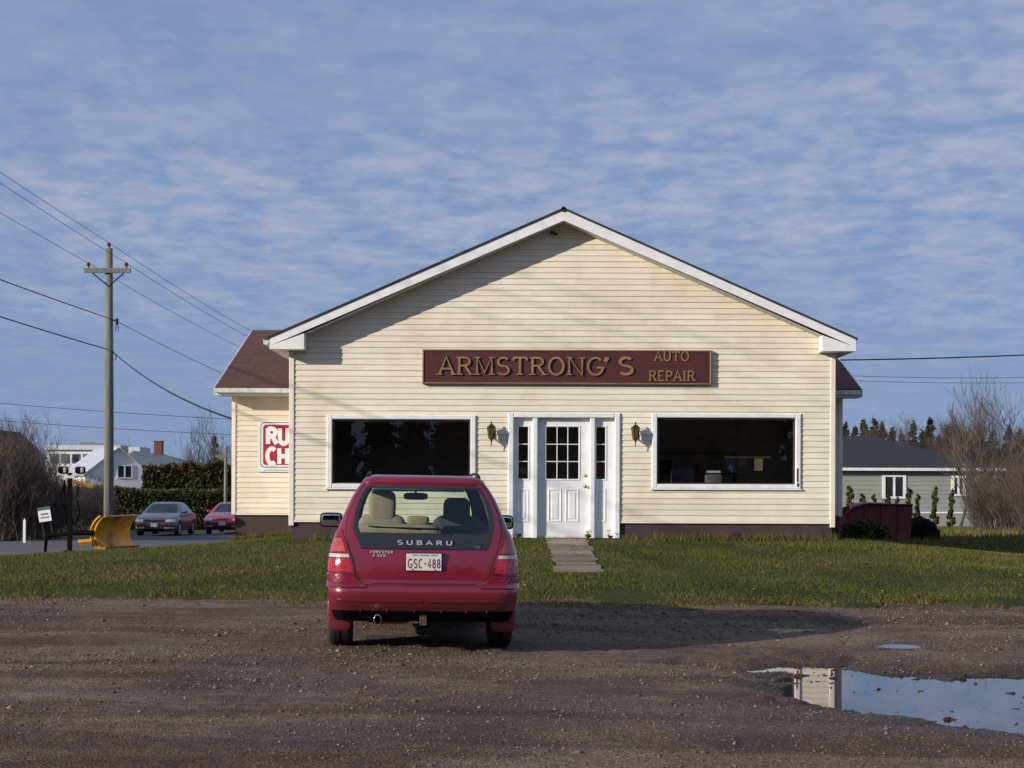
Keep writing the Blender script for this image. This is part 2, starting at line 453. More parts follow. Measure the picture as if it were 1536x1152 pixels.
def sdist(x, y, poly):
    x = np.asarray(x, float); y = np.asarray(y, float)
    d = np.full(x.shape, 1e9); ins = np.zeros(x.shape, bool); n = len(poly)
    for k in range(n):
        (ax, ay), (bx, by) = poly[k], poly[(k+1) % n]
        t = np.clip(((x-ax)*(bx-ax)+(y-ay)*(by-ay))/((bx-ax)**2+(by-ay)**2), 0, 1)
        d = np.minimum(d, np.hypot(x-ax-t*(bx-ax), y-ay-t*(by-ay)))
        c = ((ay > y) != (by > y)) & (x < (bx-ax)*(y-ay)/((by-ay)+1e-12)+ax)
        ins ^= c
    return np.where(ins, -d, d)
POOL = [(1.85,14.0),(2.45,14.4),(3.05,14.45),(3.3,13.75),(3.75,13.45),(4.3,13.35),(6.2,13.0),(7.4,12.0),(6.4,10.7),
        (4.6,9.95),(3.5,10.15),(2.9,10.45),(2.38,11.1),(2.12,11.85),(2.15,12.8),(2.35,13.5)]
POOL2 = [(3.60,15.40),(3.68,15.56),(3.80,15.60),(3.88,15.48),(3.86,15.34),(3.74,15.28)]
def sst(a, b, v):
    t = np.clip((v-a)/(b-a), 0, 1); return t*t*(3-2*t)
def ground_z(x, y, fine=True):
    x = np.asarray(x, float); y = np.asarray(y, float)
    z = gz(x, y)
    near = sst(6, 8, y)*(1-sst(19.6, 20.6, y))*(1-sst(9, 12, np.abs(x)))
    z = z+near*(fbm(x*.45, y*.45, 3, 5)*.035)
    if fine: z = z+near*(fbm(x*3, y*3, 3, 2)*.012+fbm(x*14, y*14, 2, 9)*.010)
    n = fbm(x*1.6, y*1.6, 5, 11, .62)*.42-.08
    n = n+fbm(x*7, y*7, 3, 15)*.16
    m = sst(-.42, .40, -(sdist(x, y, POOL)+n))
    z = z*(1-m)+(-.034+fbm(x*2.2, y*4, 4, 4, .7)*.042+np.maximum(fbm(x*17, y*15, 2, 8)-.26, 0)*.09)*m
    dip = sst(.75, .1, sdist(x, y, POOL2)); z = z*(1-dip)+np.minimum(z, .074+fbm(x*9, y*6, 3, 3, .7)*.034)*dip
    m2 = sst(-.10, .14, -(sdist(x, y, POOL2)+n*.45))
    z = z*(1-m2)+(.052+fbm(x*9, y*6, 3, 3, .7)*.030)*m2
    return z
LAWN_FRONT_X = np.array([-60,-12,-6,-1.5,0,3,6,9,14,60.])
LAWN_FRONT_Y = np.array([19.0,19.1,19.2,19.3,19.25,19.35,19.7,19.9,20.1,20.])
def lawn_front(x): return np.interp(x, LAWN_FRONT_X, LAWN_FRONT_Y)+fbm(np.asarray(x, float)*1.1, np.asarray(x, float)*0+3.3, 4, 21)*1.0
LAWN_BACK_X = np.array([-60,-22,-16,-9.4,-5.45,-5.4,8.0,9,60.])
LAWN_BACK_Y = np.array([21.2,22.2,24.6,29.3,31.1,33.0,33.0,64,64.])
def lawn_back(x): return np.interp(x, LAWN_BACK_X, LAWN_BACK_Y)

def steps(*segs):
    out = []
    for a, b, n in segs: out += list(np.linspace(a, b, n, endpoint=False))
    return np.array(sorted(set(np.round(out, 4))))
gx = np.concatenate([steps((-900,-200,8),(-200,-60,10),(-60,-20,40),(-20,-7.4,26),(-7.4,8.6,400),(8.6,20,24),(20,60,40),(60,200,10),(200,901,8))])
gy = np.concatenate([steps((-900,-100,8),(-100,0,12),(0,7,8),(7,20.8,350),(20.8,48,56),(48,100,52),(100,200,12),(200,901,9))])
GX, GY = np.meshgrid(gx, gy)
GZ = ground_z(GX, GY) - .045*sst(19.3, 20.4, GY)*(1-sst(74, 80, GY))
def grid_faces(nx, ny):
    a = np.arange(nx*ny).reshape(ny, nx)
    return np.stack([a[:-1,:-1], a[:-1,1:], a[1:,1:], a[1:,:-1]], -1).reshape(-1, 4)

# gravel in the lot, dull rough ground beyond
m, nt, b = new_mat('gravel_and_earth')
tc = nd(nt, 'ShaderNodeTexCoord'); sp = nd(nt, 'ShaderNodeSeparateXYZ'); nt.links.new(tc.outputs['Object'], sp.inputs[0])
f_big = noise_fac(nt, .55, 5, .6, 'Object', .6)
f_str = noise_fac(nt, .8, 5, .6, 'Object', .8, (.25, 1.2, 1))
vor = nd(nt, 'ShaderNodeTexVoronoi'); vor.inputs['Scale'].default_value = 62; nt.links.new(tc.outputs['Object'], vor.inputs['Vector'])
vor2 = nd(nt, 'ShaderNodeTexVoronoi'); vor2.inputs['Scale'].default_value = 150; nt.links.new(tc.outputs['Object'], vor2.inputs['Vector'])
f_mid = noise_fac(nt, 11, 5, .7)
c0 = ramp(nt, f_big, [(.34, (.092, .056, .039)), (.50, (.148, .108, .082)), (.64, (.200, .170, .145))])
c1 = mixc(nt, .55, c0, ramp(nt, f_str, [(.40, (.068, .044, .031)), (.58, (.220, .166, .128))]))
sv = nd(nt, 'ShaderNodeSeparateColor'); nt.links.new(vor.outputs['Color'], sv.inputs[0])
c2 = mixc(nt, 1.0, c1, ramp(nt, sv.outputs[0], [(0, (.62, .61, .60)), (.72, (1.04, 1.03, 1.0)), (1, (1.50, 1.46, 1.38))]), 'MULTIPLY')
c3 = mixc(nt, 1.0, c2, ramp(nt, f_mid, [(.3, (.68, .67, .66)), (.7, (1.25, 1.25, 1.25))]), 'MULTIPLY')
earth = ramp(nt, noise_fac(nt, .35, 6, .65), [(.3, (.055, .055, .022)), (.5, (.12, .10, .05)), (.7, (.19, .155, .085))])
edge = nd(nt, 'ShaderNodeMapRange'); edge.inputs['From Min'].default_value = 19.6; edge.inputs['From Max'].default_value = 20.6
nt.links.new(sp.outputs['Y'], edge.inputs['Value'])
# damp margin round the puddles: ground within a few centimetres of water level is wet
wet = nd(nt, 'ShaderNodeAttribute'); wet.attribute_name = 'wet'; WET = wet.outputs['Fac']
c4 = mixc(nt, fmath(nt, 'MULTIPLY', WET, .85), c3, mixc(nt, 1.0, c3, (.34, .29, .26), 'MULTIPLY'))
nt.links.new(mixc(nt, edge.outputs[0], c4, earth), b.inputs['Base Color'])
b.inputs['Specular IOR Level'].default_value = .2
rr_ = nd(nt, 'ShaderNodeMapRange'); rr_.inputs['To Min'].default_value = .92; rr_.inputs['To Max'].default_value = .42
nt.links.new(WET, rr_.inputs['Value']); nt.links.new(rr_.outputs[0], b.inputs['Roughness'])
hh = fmath(nt, 'ADD', fmath(nt, 'MULTIPLY', vor.outputs['Distance'], -.8), fmath(nt, 'MULTIPLY', vor2.outputs['Distance'], -.4))
bump(nt, b, fmath(nt, 'ADD', hh, fmath(nt, 'MULTIPLY', f_mid, .6)), .85, .016)
M_gravel = m
g = np_obj('ground', np.stack([GX, GY, GZ], -1).reshape(-1, 3), grid_faces(len(gx), len(gy)), M_gravel, smooth=True)
_w = np.maximum(sst(.75, .0, sdist(GX, GY, POOL)+fbm(GX*2.2, GY*2.2, 4, 33)*.7), sst(.4, .0, sdist(GX, GY, POOL2)+fbm(GX*3, GY*3, 3, 34)*.4))
_w = np.maximum(_w, .6*sst(.16, .34, fbm(GX*.55, GY*.9, 4, 44))*sst(7, 9, GY)*(1-sst(18.5, 19.5, GY)))
_a = g.data.attributes.new('wet', 'FLOAT', 'POINT'); _a.data.foreach_set('value', _w.astype(np.float32).ravel())
tag(g, 'gravel parking lot and rough ground around the repair shop', 'ground', kind='structure')

# water
m, nt, b = new_mat('puddle_water')
b.inputs['Base Color'].default_value = (.020, .016, .013, 1); b.inputs['Roughness'].default_value = .03
b.inputs['IOR'].default_value = 1.33; b.inputs['Specular IOR Level'].default_value = .62
bump(nt, b, noise_fac(nt, 2.2, 2, .5, 'Object', 0, (1, .5, 1)), .08, .004)
M_water = glass('shallow_water', (.62, .52, .43), .025, 1.20)
def pool_obj(poly, z, x0, x1, y0, y1, n, marg, label):
    xs = np.linspace(x0, x1, n); ys = np.linspace(y0, y1, n); A, B = np.meshgrid(xs, ys)
    S = sdist(A, B, poly); Fc = grid_faces(n, n)
    Fc = Fc[(S.reshape(-1)[Fc] < marg).all(1)]
    used = np.unique(Fc); remap = np.full(n*n, -1); remap[used] = np.arange(len(used))
    V = np.stack([A, B, np.full_like(A, z)], -1).reshape(-1, 3)[used]
    return tag(np_obj('puddle', V, remap[Fc], M_water, smooth=True), label, 'puddle', kind='structure')
pool_obj(POOL, 0.0, 1.4, 8.2, 9.2, 15.2, 60, .35, 'large rain puddle on the gravel reflecting sky and cream wall')
pool_obj(POOL2, .070, 3.2, 4.4, 14.7, 16.1, 36, .10, 'small narrow puddle on the gravel near the lawn edge')

# asphalt lane running back on the left of the shop
m, nt, b = new_mat('old_asphalt')
c = ramp(nt, noise_fac(nt, .8, 5, .6, 'Object', .5, (1, .3, 1)), [(.3, (.060, .058, .064)), (.7, (.105, .100, .105))])
nt.links.new(mixc(nt, 1, c, ramp(nt, noise_fac(nt, 45, 3, .6), [(.3, (.8, .8, .8)), (.7, (1.2, 1.2, 1.2))]), 'MULTIPLY'), b.inputs['Base Color'])
b.inputs['Roughness'].default_value = .9
xs = np.linspace(-40, -4.6, 70); ts = np.linspace(0, 1, 60)
yf_ = lawn_back(np.minimum(xs, -5.46))-.35; yb_ = np.interp(xs, [-40,-17,-15.6,-14.6,-4], [30,41,44,77,77])
A = np.repeat(xs[None, :], 60, 0); B = yf_[None, :]*(1-ts[:, None])+yb_[None, :]*ts[:, None]
V = np.stack([A, B, gz(A, B)-.008], -1).reshape(-1, 3)
tag(np_obj('road', V, grid_faces(70, 60), m, smooth=True), 'grey asphalt lane running back past the left end of the shop', 'road', kind='structure')

# lawn sheet
m, nt, b = new_mat('lawn_soil')
f = noise_fac(nt, .5, 6, .62, 'Object', .4)
f2 = noise_fac(nt, 14, 5, .7)
c = ramp(nt, f, [(.30, (.026, .034, .009)), (.50, (.048, .056, .014)), (.70, (.105, .088, .035))])
nt.links.new(mixc(nt, 1, c, ramp(nt, f2, [(.3, (.6, .6, .6)), (.7, (1.35, 1.3, 1.2))]), 'MULTIPLY'), b.inputs['Base Color'])
b.inputs['Roughness'].default_value = .95; b.inputs['Specular IOR Level'].default_value = .1
bump(nt, b, f2, .6, .03)
xs = np.concatenate([np.linspace(-60,-14,24,endpoint=False), np.linspace(-14,14,281,endpoint=False), np.linspace(14,60,24)]); nt_ = 70
ts = np.linspace(0, 1, nt_)
f_, b_ = lawn_front(xs)+.42+fbm(xs*3.1, xs*0, 3, 25)*.5, lawn_back(xs)
A = np.repeat(xs[None, :], nt_, 0); B = f_[None, :]*(1-ts[:, None])+b_[None, :]*ts[:, None]
LZ = gz(A, B)+fbm(A*.8, B*.8, 3, 31)*.03*sst(0, .06, ts)[:, None]
LZ[0] -= .045; LZ[1] -= .012
tag(np_obj('lawn', np.stack([A, B, LZ], -1).reshape(-1, 3), grid_faces(len(xs), nt_), m, smooth=True),
    'sloping patchy lawn between the gravel lot and the shop', 'lawn', kind='structure')

# grass blades
def blades(n, xr, yr, keep, hmin, hmax, w, seed, lean=.5, zoff=0.0):
    r = np.random.default_rng(seed)
    x = r.uniform(*xr, n); y = r.uniform(*yr, n)
    k = keep(x, y, r); x = x[k]; y = y[k]; n = len(x)
    z = gz(x, y)+fbm(x*.8, y*.8, 3, 31)*.03*sst(0, .9, y-lawn_front(x))-.008+zoff
    patch = .65+.9*np.clip(fbm(x*.7, y*.7, 3, 41)+.35, 0, 1)
    h = r.uniform(hmin, hmax, n)*patch
    a = r.uniform(0, 2*np.pi, n); la = r.uniform(0, 2*np.pi, n); ll = r.uniform(.1, lean, n)*h
    dx, dy = np.cos(a)*w*.5, np.sin(a)*w*.5
    P0 = np.stack([x-dx, y-dy, z], -1); P1 = np.stack([x+dx, y+dy, z], -1)
    P2 = np.stack([x+np.cos(la)*ll, y+np.sin(la)*ll, z+h], -1)
    dry = .42*np.exp(-np.maximum(y-lawn_front(x)-.2, 0)/.55)+.30*sst(7.5, 11, x)
    return np.stack([P0, P1, P2], 1).reshape(-1, 3), np.repeat(np.clip(r.random(n)+dry, 0, 1.4), 3)
def in_lawn(x, y, r):
    sh = lawn_front(x); bk = lawn_back(x)
    bld = (x > -3.92) & (x < 5.68) & (y > 28.2) | (x > -5.5) & (x < 6.5) & (y > 31.6)
    path = (x > .60) & (x < 1.32) & (y > 22.9) & (r.random(len(x)) < .72)
    d = y-sh
    dens = np.clip(fbm(x*.9, y*.9, 4, 51)+.75, .15, 1)*np.clip(.18+d*.50+fbm(x*1.7, y*1.7, 4, 52)*1.7, .0, 1)
    wedge = np.abs(x) < .34*y+1.0
    return (d > -.55) & (y < bk) & ~bld & ~path & (r.random(len(x)) < dens) & wedge
V1, A1 = blades(430000, (-12, 12.5), (18.9, 34), in_lawn, .020, .058, .011, 1, 1.1)
V2, A2 = blades(26000, (8, 26), (33, 64), lambda x, y, r: np.abs(x) < .35*y, .08, .22, .03, 2, .8)
# taller tufts against the foundation
def base_keep(x, y, r): return ((x < -.1) | (x > 1.92)) & (r.random(len(x)) < np.clip(fbm(x*2.2, y*0, 3, 61)+.45, 0, 1))
V3, A3 = blades(5200, (-3.9, 5.7), (27.9, 28.16), base_keep, .06, .22, .014, 3, .6)
V4, A4 = blades(1500, (-5.5, -3.95), (31.3, 31.58), lambda x, y, r: r.random(len(x)) < .8, .05, .16, .014, 4, .6)
V = np.concatenate([V1, V2, V3, V4]); At = np.concatenate([A1, A2, A3, A4])
m, nt, b = new_mat('grass_blades')
at_ = nd(nt, 'ShaderNodeAttribute'); at_.attribute_name = 'rnd'
f = noise_fac(nt, .42, 6, .62, 'Object', .6, (.6, 1, 1))
k = fmath(nt, 'ADD', fmath(nt, 'MULTIPLY', at_.outputs['Fac'], .36), fmath(nt, 'MULTIPLY', f, .90))
nt.links.new(ramp(nt, k, [(.30, (.032, .070, .010)), (.52, (.068, .098, .016)), (.72, (.110, .106, .025)), (.94, (.20, .148, .066))]), b.inputs['Base Color'])
b.inputs['Roughness'].default_value = .7; b.inputs['Specular IOR Level'].default_value = .15
gr = np_obj('grass', V, np.arange(len(V)).reshape(-1, 3), m)
at2 = gr.data.attributes.new('rnd', 'FLOAT', 'POINT'); at2.data.foreach_set('value', At.astype(np.float32))
tag(gr, 'short patchy spring grass covering the lawn before the shop', 'grass', kind='stuff')

# fallen leaves and dry bits on the lawn
r = np.random.default_rng(77); n = 800
x = r.uniform(-9, 11, n); y = r.uniform(18.6, 28.0, n); kp = (y > lawn_front(x)-.5) & (np.abs(x) < .34*y+.5) & (r.random(n) < np.clip(fbm(x*.8, y*.8, 3, 91)*1.5+.45, .05, 1)); x, y = x[kp], y[kp]; n = len(x)
z = gz(x, y)+.035; s_ = r.uniform(.012, .035, n); a = r.uniform(0, 6.283, n); tl = r.uniform(-.02, .03, (n, 4))
V = np.stack([np.stack([x+np.cos(a+k*1.57)*s_*(1 if k % 2 else .6), y+np.sin(a+k*1.57)*s_*(1 if k % 2 else .6), z+tl[:, k]*.6], -1) for k in range(4)], 1).reshape(-1, 3)
tag(np_obj('leaf_litter', V, np.arange(len(V)).reshape(-1, 4), simple('dry_leaf', (.18, .13, .075), .8, 0, .5, 3)), 'dry fallen leaves and bits scattered over the lawn', 'leaves', kind='stuff')
# loose stones on the gravel
OCT_V = np.array([(1,0,0),(-1,0,0),(0,1,0),(0,-1,0),(0,0,1),(0,0,-1)], float)
OCT_F = np.array([(0,2,4),(2,1,4),(1,3,4),(3,0,4),(2,0,5),(1,2,5),(3,1,5),(0,3,5)])
r = np.random.default_rng(12); n = 50000
y = 7.6+12.3*r.random(n)**.9; x = (r.random(n)*2-1)*(.335*y+.4)
kp = r.random(n) < np.clip(fbm(x*.6, y*1.1, 4, 71)*2.6+.62, .05, 1); x, y = x[kp], y[kp]; n = len(x)
s = .0035+.010*r.random(n)**4+.020*(r.random(n) < .012)*r.random(n)
s *= np.clip(y/11, .8, 1.3)
z = ground_z(x, y)+s*.15
sc3 = np.stack([s*r.uniform(.8, 1.5, n), s*r.uniform(.8, 1.4, n), s*r.uniform(.5, .9, n)], -1)
loc = OCT_V[None]*(1+.35*(r.random((n, 6, 1))-.5))*sc3[:, None, :]
an = r.uniform(0, 2*np.pi, n); ca, sa = np.cos(an)[:, None], np.sin(an)[:, None]
V = np.stack([loc[..., 0]*ca-loc[..., 1]*sa+x[:, None], loc[..., 0]*sa+loc[..., 1]*ca+y[:, None], loc[..., 2]+z[:, None]], -1).reshape(-1, 3)
Fc = (OCT_F[None]+(np.arange(n)*6)[:, None, None]).reshape(-1, 3)
m, nt, b = new_mat('loose_stone')
at_ = nd(nt, 'ShaderNodeAttribute'); at_.attribute_name = 'rnd'
nt.links.new(ramp(nt, at_.outputs['Fac'], [(0, (.050, .036, .028)), (.6, (.110, .084, .068)), (.95, (.175, .148, .126)), (1, (.25, .23, .20))]), b.inputs['Base Color'])
b.inputs['Roughness'].default_value = .9
st = np_obj('gravel_stones', V, Fc, m)
at2 = st.data.attributes.new('rnd', 'FLOAT', 'POINT'); at2.data.foreach_set('value', np.repeat(r.random(n), 6).astype(np.float32))
tag(st, 'loose grey and brown stones scattered over the gravel lot', 'gravel', kind='stuff')
# ------------------------------------------------------------------ stroke lettering
def arc(cx, cy, rx, ry, a0, a1, n=10):
    return [(cx+rx*math.cos(R(a0+(a1-a0)*i/n)), cy+ry*math.sin(R(a0+(a1-a0)*i/n))) for i in range(n+1)]
GL = {   # width, strokes, serif feet (x, y)
 'A': (.80, [[(.05,0),(.40,1),(.75,0)], [(.19,.34),(.61,.34)]], [(.05,0),(.75,0)]),
 'R': (.76, [[(.12,0),(.12,1)], [(.12,.97)]+arc(.38,.745,.24,.225,90,-90)+[(.12,.52)], [(.40,.50),(.70,0)]], [(.12,0),(.12,1),(.70,0)]),
 'M': (.95, [[(.12,0),(.12,1),(.475,.12),(.83,1),(.83,0)]], [(.12,0),(.83,0),(.12,1),(.83,1)]),
 'S': (.66, [arc(.33,.735,.25,.235,35,270,12)+arc(.33,.26,.27,.24,90,-145,12)[1:]], []),
 'T': (.76, [[(.38,0),(.38,1)], [(.04,.97),(.72,.97)], [(.06,.97),(.06,.80)], [(.70,.97),(.70,.80)]], [(.38,0)]),
 'O': (.82, [arc(.41,.5,.35,.48,90,450,22)], []),
 'N': (.86, [[(.12,0),(.12,1),(.74,0),(.74,1)]], [(.12,0),(.12,1),(.74,1)]),
 'G': (.84, [arc(.43,.5,.36,.48,45,345,18)+[(.76,.42)], [(.50,.42),(.84,.42)]], []),
 'U': (.80, [[(.12,1),(.12,.33)]+arc(.40,.33,.28,.31,180,360,10)[1:]+[(.68,1)]], [(.12,1),(.68,1)]),
 'E': (.66, [[(.12,0),(.12,1)], [(.12,.97),(.58,.97)], [(.12,.5),(.50,.5)], [(.12,.03),(.60,.03)]], []),
 'P': (.68, [[(.12,0),(.12,1)], [(.12,.97)]+arc(.36,.72,.24,.25,90,-90)+[(.12,.47)]], [(.12,0)]),
 'I': (.32, [[(.16,0),(.16,1)]], [(.16,0),(.16,1)]),
 "'": (.26, [[(.15,1.02),(.15,.92),(.07,.76)]], []),
 'C': (.76, [arc(.40,.5,.32,.48,50,310,18)], []),
 'H': (.80, [[(.12,0),(.12,1)], [(.68,0),(.68,1)], [(.12,.5),(.68,.5)]], [(.12,0),(.12,1),(.68,0),(.68,1)]),
 'K': (.76, [[(.12,0),(.12,1)], [(.68,1),(.16,.46)], [(.30,.58),(.70,0)]], []),
 'B': (.74, [[(.12,0),(.12,1)], [(.12,.97)]+arc(.36,.745,.24,.225,90,-90)+[(.12,.52)], [(.12,.50)]+arc(.38,.265,.26,.235,90,-90)+[(.12,.03)]], []),
 'F': (.62, [[(.12,0),(.12,1)], [(.12,.97),(.58,.97)], [(.12,.5),(.50,.5)]], []),
 'X': (.74, [[(.06,0),(.68,1)], [(.68,0),(.06,1)]], []),
 '2': (.62, [arc(.30,.72,.23,.25,160,-30,12)+[(.07,.03),(.56,.03)]], []),
 '5': (.62, [[(.54,.97),(.14,.97),(.11,.55)]+arc(.29,.33,.25,.30,110,-150,12)], []),
 '4': (.64, [[(.44,0),(.44,1),(.05,.30),(.60,.30)]], []),
 '8': (.62, [arc(.31,.75,.20,.22,90,450,14), arc(.31,.27,.24,.25,90,450,14)], []),
 '-': (.50, [[(.08,.48),(.42,.48)]], []),
 '.': (.26, [[(.13,0),(.13,.10)]], []),
 ' ': (.45, [], []),
}
def ribbon(mb, pts, t, y0, y1, T):
    """mitred stroke; T maps (u, v) to (x, z)"""
    n = len(pts); closed = n > 2 and math.hypot(pts[0][0]-pts[-1][0], pts[0][1]-pts[-1][1]) < 1e-6
    P = [Vector(p) for p in (pts[:-1] if closed else pts)]; n = len(P); L = []
    for i in range(n):
        a = P[(i-1) % n] if (closed or i > 0) else None; c = P[(i+1) % n] if (closed or i < n-1) else None
        d1 = (P[i]-a).normalized() if a is not None else (c-P[i]).normalized()
        d2 = (c-P[i]).normalized() if c is not None else d1
        n1 = Vector((-d1.y, d1.x)); n2 = Vector((-d2.y, d2.x)); mm = n1+n2
        if mm.length < .2: mm = n1
        mm.normalize(); k = min(1/max(.35, mm.dot(n1)), 1.35)
        L.append((P[i]+mm*k*t/2, P[i]-mm*k*t/2))
    b = len(mb.v)
    for y in (y0, y1):
        for l, r_ in L:
            for q in (l, r_):
                x, z = T(q.x, q.y); mb.v.append((x, y, z))
    o = 2*n
    for i in range(n if closed else n-1):
        j = (i+1) % n
        a0, a1, c0, c1 = b+2*i, b+2*i+1, b+2*j, b+2*j+1
        mb.f += [(a0, a1, c1, c0), (a0+o, c0+o, c1+o, a1+o), (a0, c0, c0+o, a0+o), (a1, a1+o, c1+o, c1)]
    if not closed:
        e = b+2*(n-1)
        mb.f += [(b, b+o, b+1+o, b+1), (e, e+1, e+1+o, e+o)]
def glyph(mb, ch, x, z, h, ws, t, y0, dep, serif=0.0, shear=0.0):
    w, strokes, feet = GL[ch]
    T = lambda u, v: (x+(u*ws+shear*v)*h, z+v*h)
    k = 0
    for s_ in strokes:
        ribbon(mb, s_, t, y0-dep-k*.0004, y0, T); k += 1
    if serif:
        for fx, fy in feet:
            yy = t*.3 if fy < .5 else 1-t*.3
            ribbon(mb, [(fx-serif/2, yy), (fx+serif/2, yy)], t*.6, y0-dep-k*.0004, y0, T); k += 1
    return w*ws*h
def text(mb, s_, x, z, h, width, t, y0, dep, serif=0.0, gap=.10, shear=0.0):
    tot = sum(GL[c][0] for c in s_)+gap*(len(s_)-1); ws = width/h/tot
    for c in s_:
        glyph(mb, c, x, z, h, ws, t, y0, dep, serif, shear); x += (GL[c][0]+gap)*ws*h

# ------------------------------------------------------------------ repair shop
YF = 28.2                       # front wall plane
FX = lambda p: X_(p, YF)
FZ = lambda p: Z_(p, YF)
BO = Vector((.88, 28.2, .66))
shop = thing('repair_shop', 'cream sided gabled repair shop with white trim and brown foundation', 'shop', BO)
XL, XR, XC = FX(436), FX(1250), FX(843)
ZB = 1.0                        # bottom of siding
E = .1016                       # clapboard exposure
SL = .44
roof_z = lambda x: 6.45-SL*abs(x-XC)
rake_z = lambda x: 6.225-SL*abs(x-XC)     # underside of rake trim
W1 = (FX(492), FX(712), FZ(731), FZ(625)); W2 = (FX(979), FX(1199), FZ(730), FZ(621)); DR = (FX(763), FX(929), FZ(808), FZ(620))
def B(mb, name, mat, parent=shop, smooth=False): return mb.build(name, mat, parent, BO, smooth)

# structural front wall: piers between the openings and the gable above
wall = MB(); TH = .14
zt = 2.95
for a, c in ((XL, W1[0]), (W1[1], DR[0]), (DR[1], W2[0]), (W2[1], XR)): wall.box(a, c, YF, YF+TH, ZB-.02, zt)
wall.box(W1[0], W1[1], YF, YF+TH, ZB-.02, W1[2]); wall.box(W2[0], W2[1], YF, YF+TH, ZB-.02, W2[2])
for o_ in (W1, W2, DR): wall.box(o_[0], o_[1], YF, YF+TH, o_[3], zt)
wall.prism([(XL, zt), (XR, zt), (XR, rake_z(XR)+.06), (XC, rake_z(XC)+.06), (XL, rake_z(XL)+.06)], YF, YF+TH)
front_wall = B(wall, 'front_wall', M_creamtrim)

def siding(parent, org, yp, x0, x1, z0, z1, lim, openings, mat, seed):
    """one object for every clapboard; lim(z) gives the left and right ends allowed at height z"""
    r = random.Random(seed); z = z0
    while z < z1-.02:
        zt_ = min(z+E, z1)
        (la, ra), (lb, rb) = lim(z), lim(zt_)
        iv = [(max(x0, la), min(x1, ra))]
        for o_ in openings:
            if z < o_[3]-.02 and zt_ > o_[2]+.02:
                nv = []
                for a, c in iv:
                    if o_[1] <= a or o_[0] >= c: nv.append((a, c)); continue
                    if o_[0] > a: nv.append((a, o_[0]))
                    if o_[1] < c: nv.append((o_[1], c))
                iv = nv
        for a, c in iv:
            if c-a < .03: continue
            cuts = [a]
            if c-a > 4.2:
                q = a+r.uniform(1.2, 3.4)
                while q < c-.8: cuts.append(q); q += 3.66
            cuts.append(c)
            for i in range(len(cuts)-1):
                p, q = cuts[i], cuts[i+1]
                pt, qt = (max(p, lb) if i == 0 else p), (min(q, rb) if i == len(cuts)-2 else q)
                if qt-pt < .01: continue
                pr = .0015*(i % 2); j = r.uniform(-.001, .001)
                b1, b2 = yp-.019-pr+j, yp-.005-pr
                mb = MB()
                w1, w2 = z+r.uniform(-.003, .003), z+r.uniform(-.003, .003)
                mb.add([(p, yp, w1), (q, yp, w2), (q, b1, w2), (p, b1, w1), (q, b1, w2+.008), (p, b1, w1+.008),
                        (qt, b2, zt_), (pt, b2, zt_), (qt, yp, zt_), (pt, yp, zt_)],
                       [(0, 1, 2, 3), (3, 2, 4, 5), (5, 4, 6, 7), (7, 6, 8, 9), (0, 3, 5, 7, 9), (1, 8, 6, 4, 2)])
                mb.build('siding_board', mat, parent, org)
        z += E
glim = lambda z: (XC-(6.225-z)/SL if z > rake_z(XL) else -99, XC+(6.225-z)/SL if z > rake_z(XL) else 99)
cas = .012
siding(front_wall, BO, YF, XL+.05, XR-.05, ZB, 6.17, glim, [W1, W2, DR], M_siding, 1)
# corner posts and starter strip
for nm, a, c in (('corner_trim', XL-.03, XL+.06), ('corner_trim', XR-.06, XR+.03)):
    B(MB().cbox(a, c, YF-.034, YF+.10, .90, 4.0, .008), nm, M_creamtrim)
B(MB().box(XL+.062, DR[0]-.002, YF-.028, YF-.001, ZB-.035, ZB-.002), 'starter_strip', M_creamtrim)
B(MB().box(DR[1]+.002, XR-.062, YF-.028, YF-.001, ZB-.035, ZB-.002), 'starter_strip', M_creamtrim)
B(MB().box(XL+.02, DR[0]-.004, YF+.02, YF+.2, .2, ZB-.02).box(DR[1]+.004, XR-.02, YF+.02, YF+.2, .2, ZB-.02)
  .box(DR[0]-.004, DR[1]+.004, YF+.03, YF+.2, .2, .70).box(XL+.02, XL+.2, YF+.2, 31.7, .2, ZB-.02).box(XR-.2, XR-.02, YF+.2, 31.7, .2, ZB-.02), 'foundation', M_found)

# side walls of the front block, with clapboards
for s_, xw in ((-1, XL), (1, XR)):
    side = B(MB().box(min(xw, xw-s_*TH), max(xw, xw-s_*TH), YF+TH, 32.0, ZB-.02, 4.0), 'side_wall', M_creamtrim)
    z = ZB
    while z < 3.95:
        mb = MB(); o_ = xw+s_*.017; i_ = xw+s_*.005
        mb.add([(xw, YF+.10, z), (xw, 31.59, z), (o_, 31.59, z), (o_, YF+.10, z), (i_, 31.59, z+E), (i_, YF+.10, z+E)], [(0, 1, 2, 3), (3, 2, 4, 5)])
        mb.build('siding_board', M_siding, side, BO); z += E

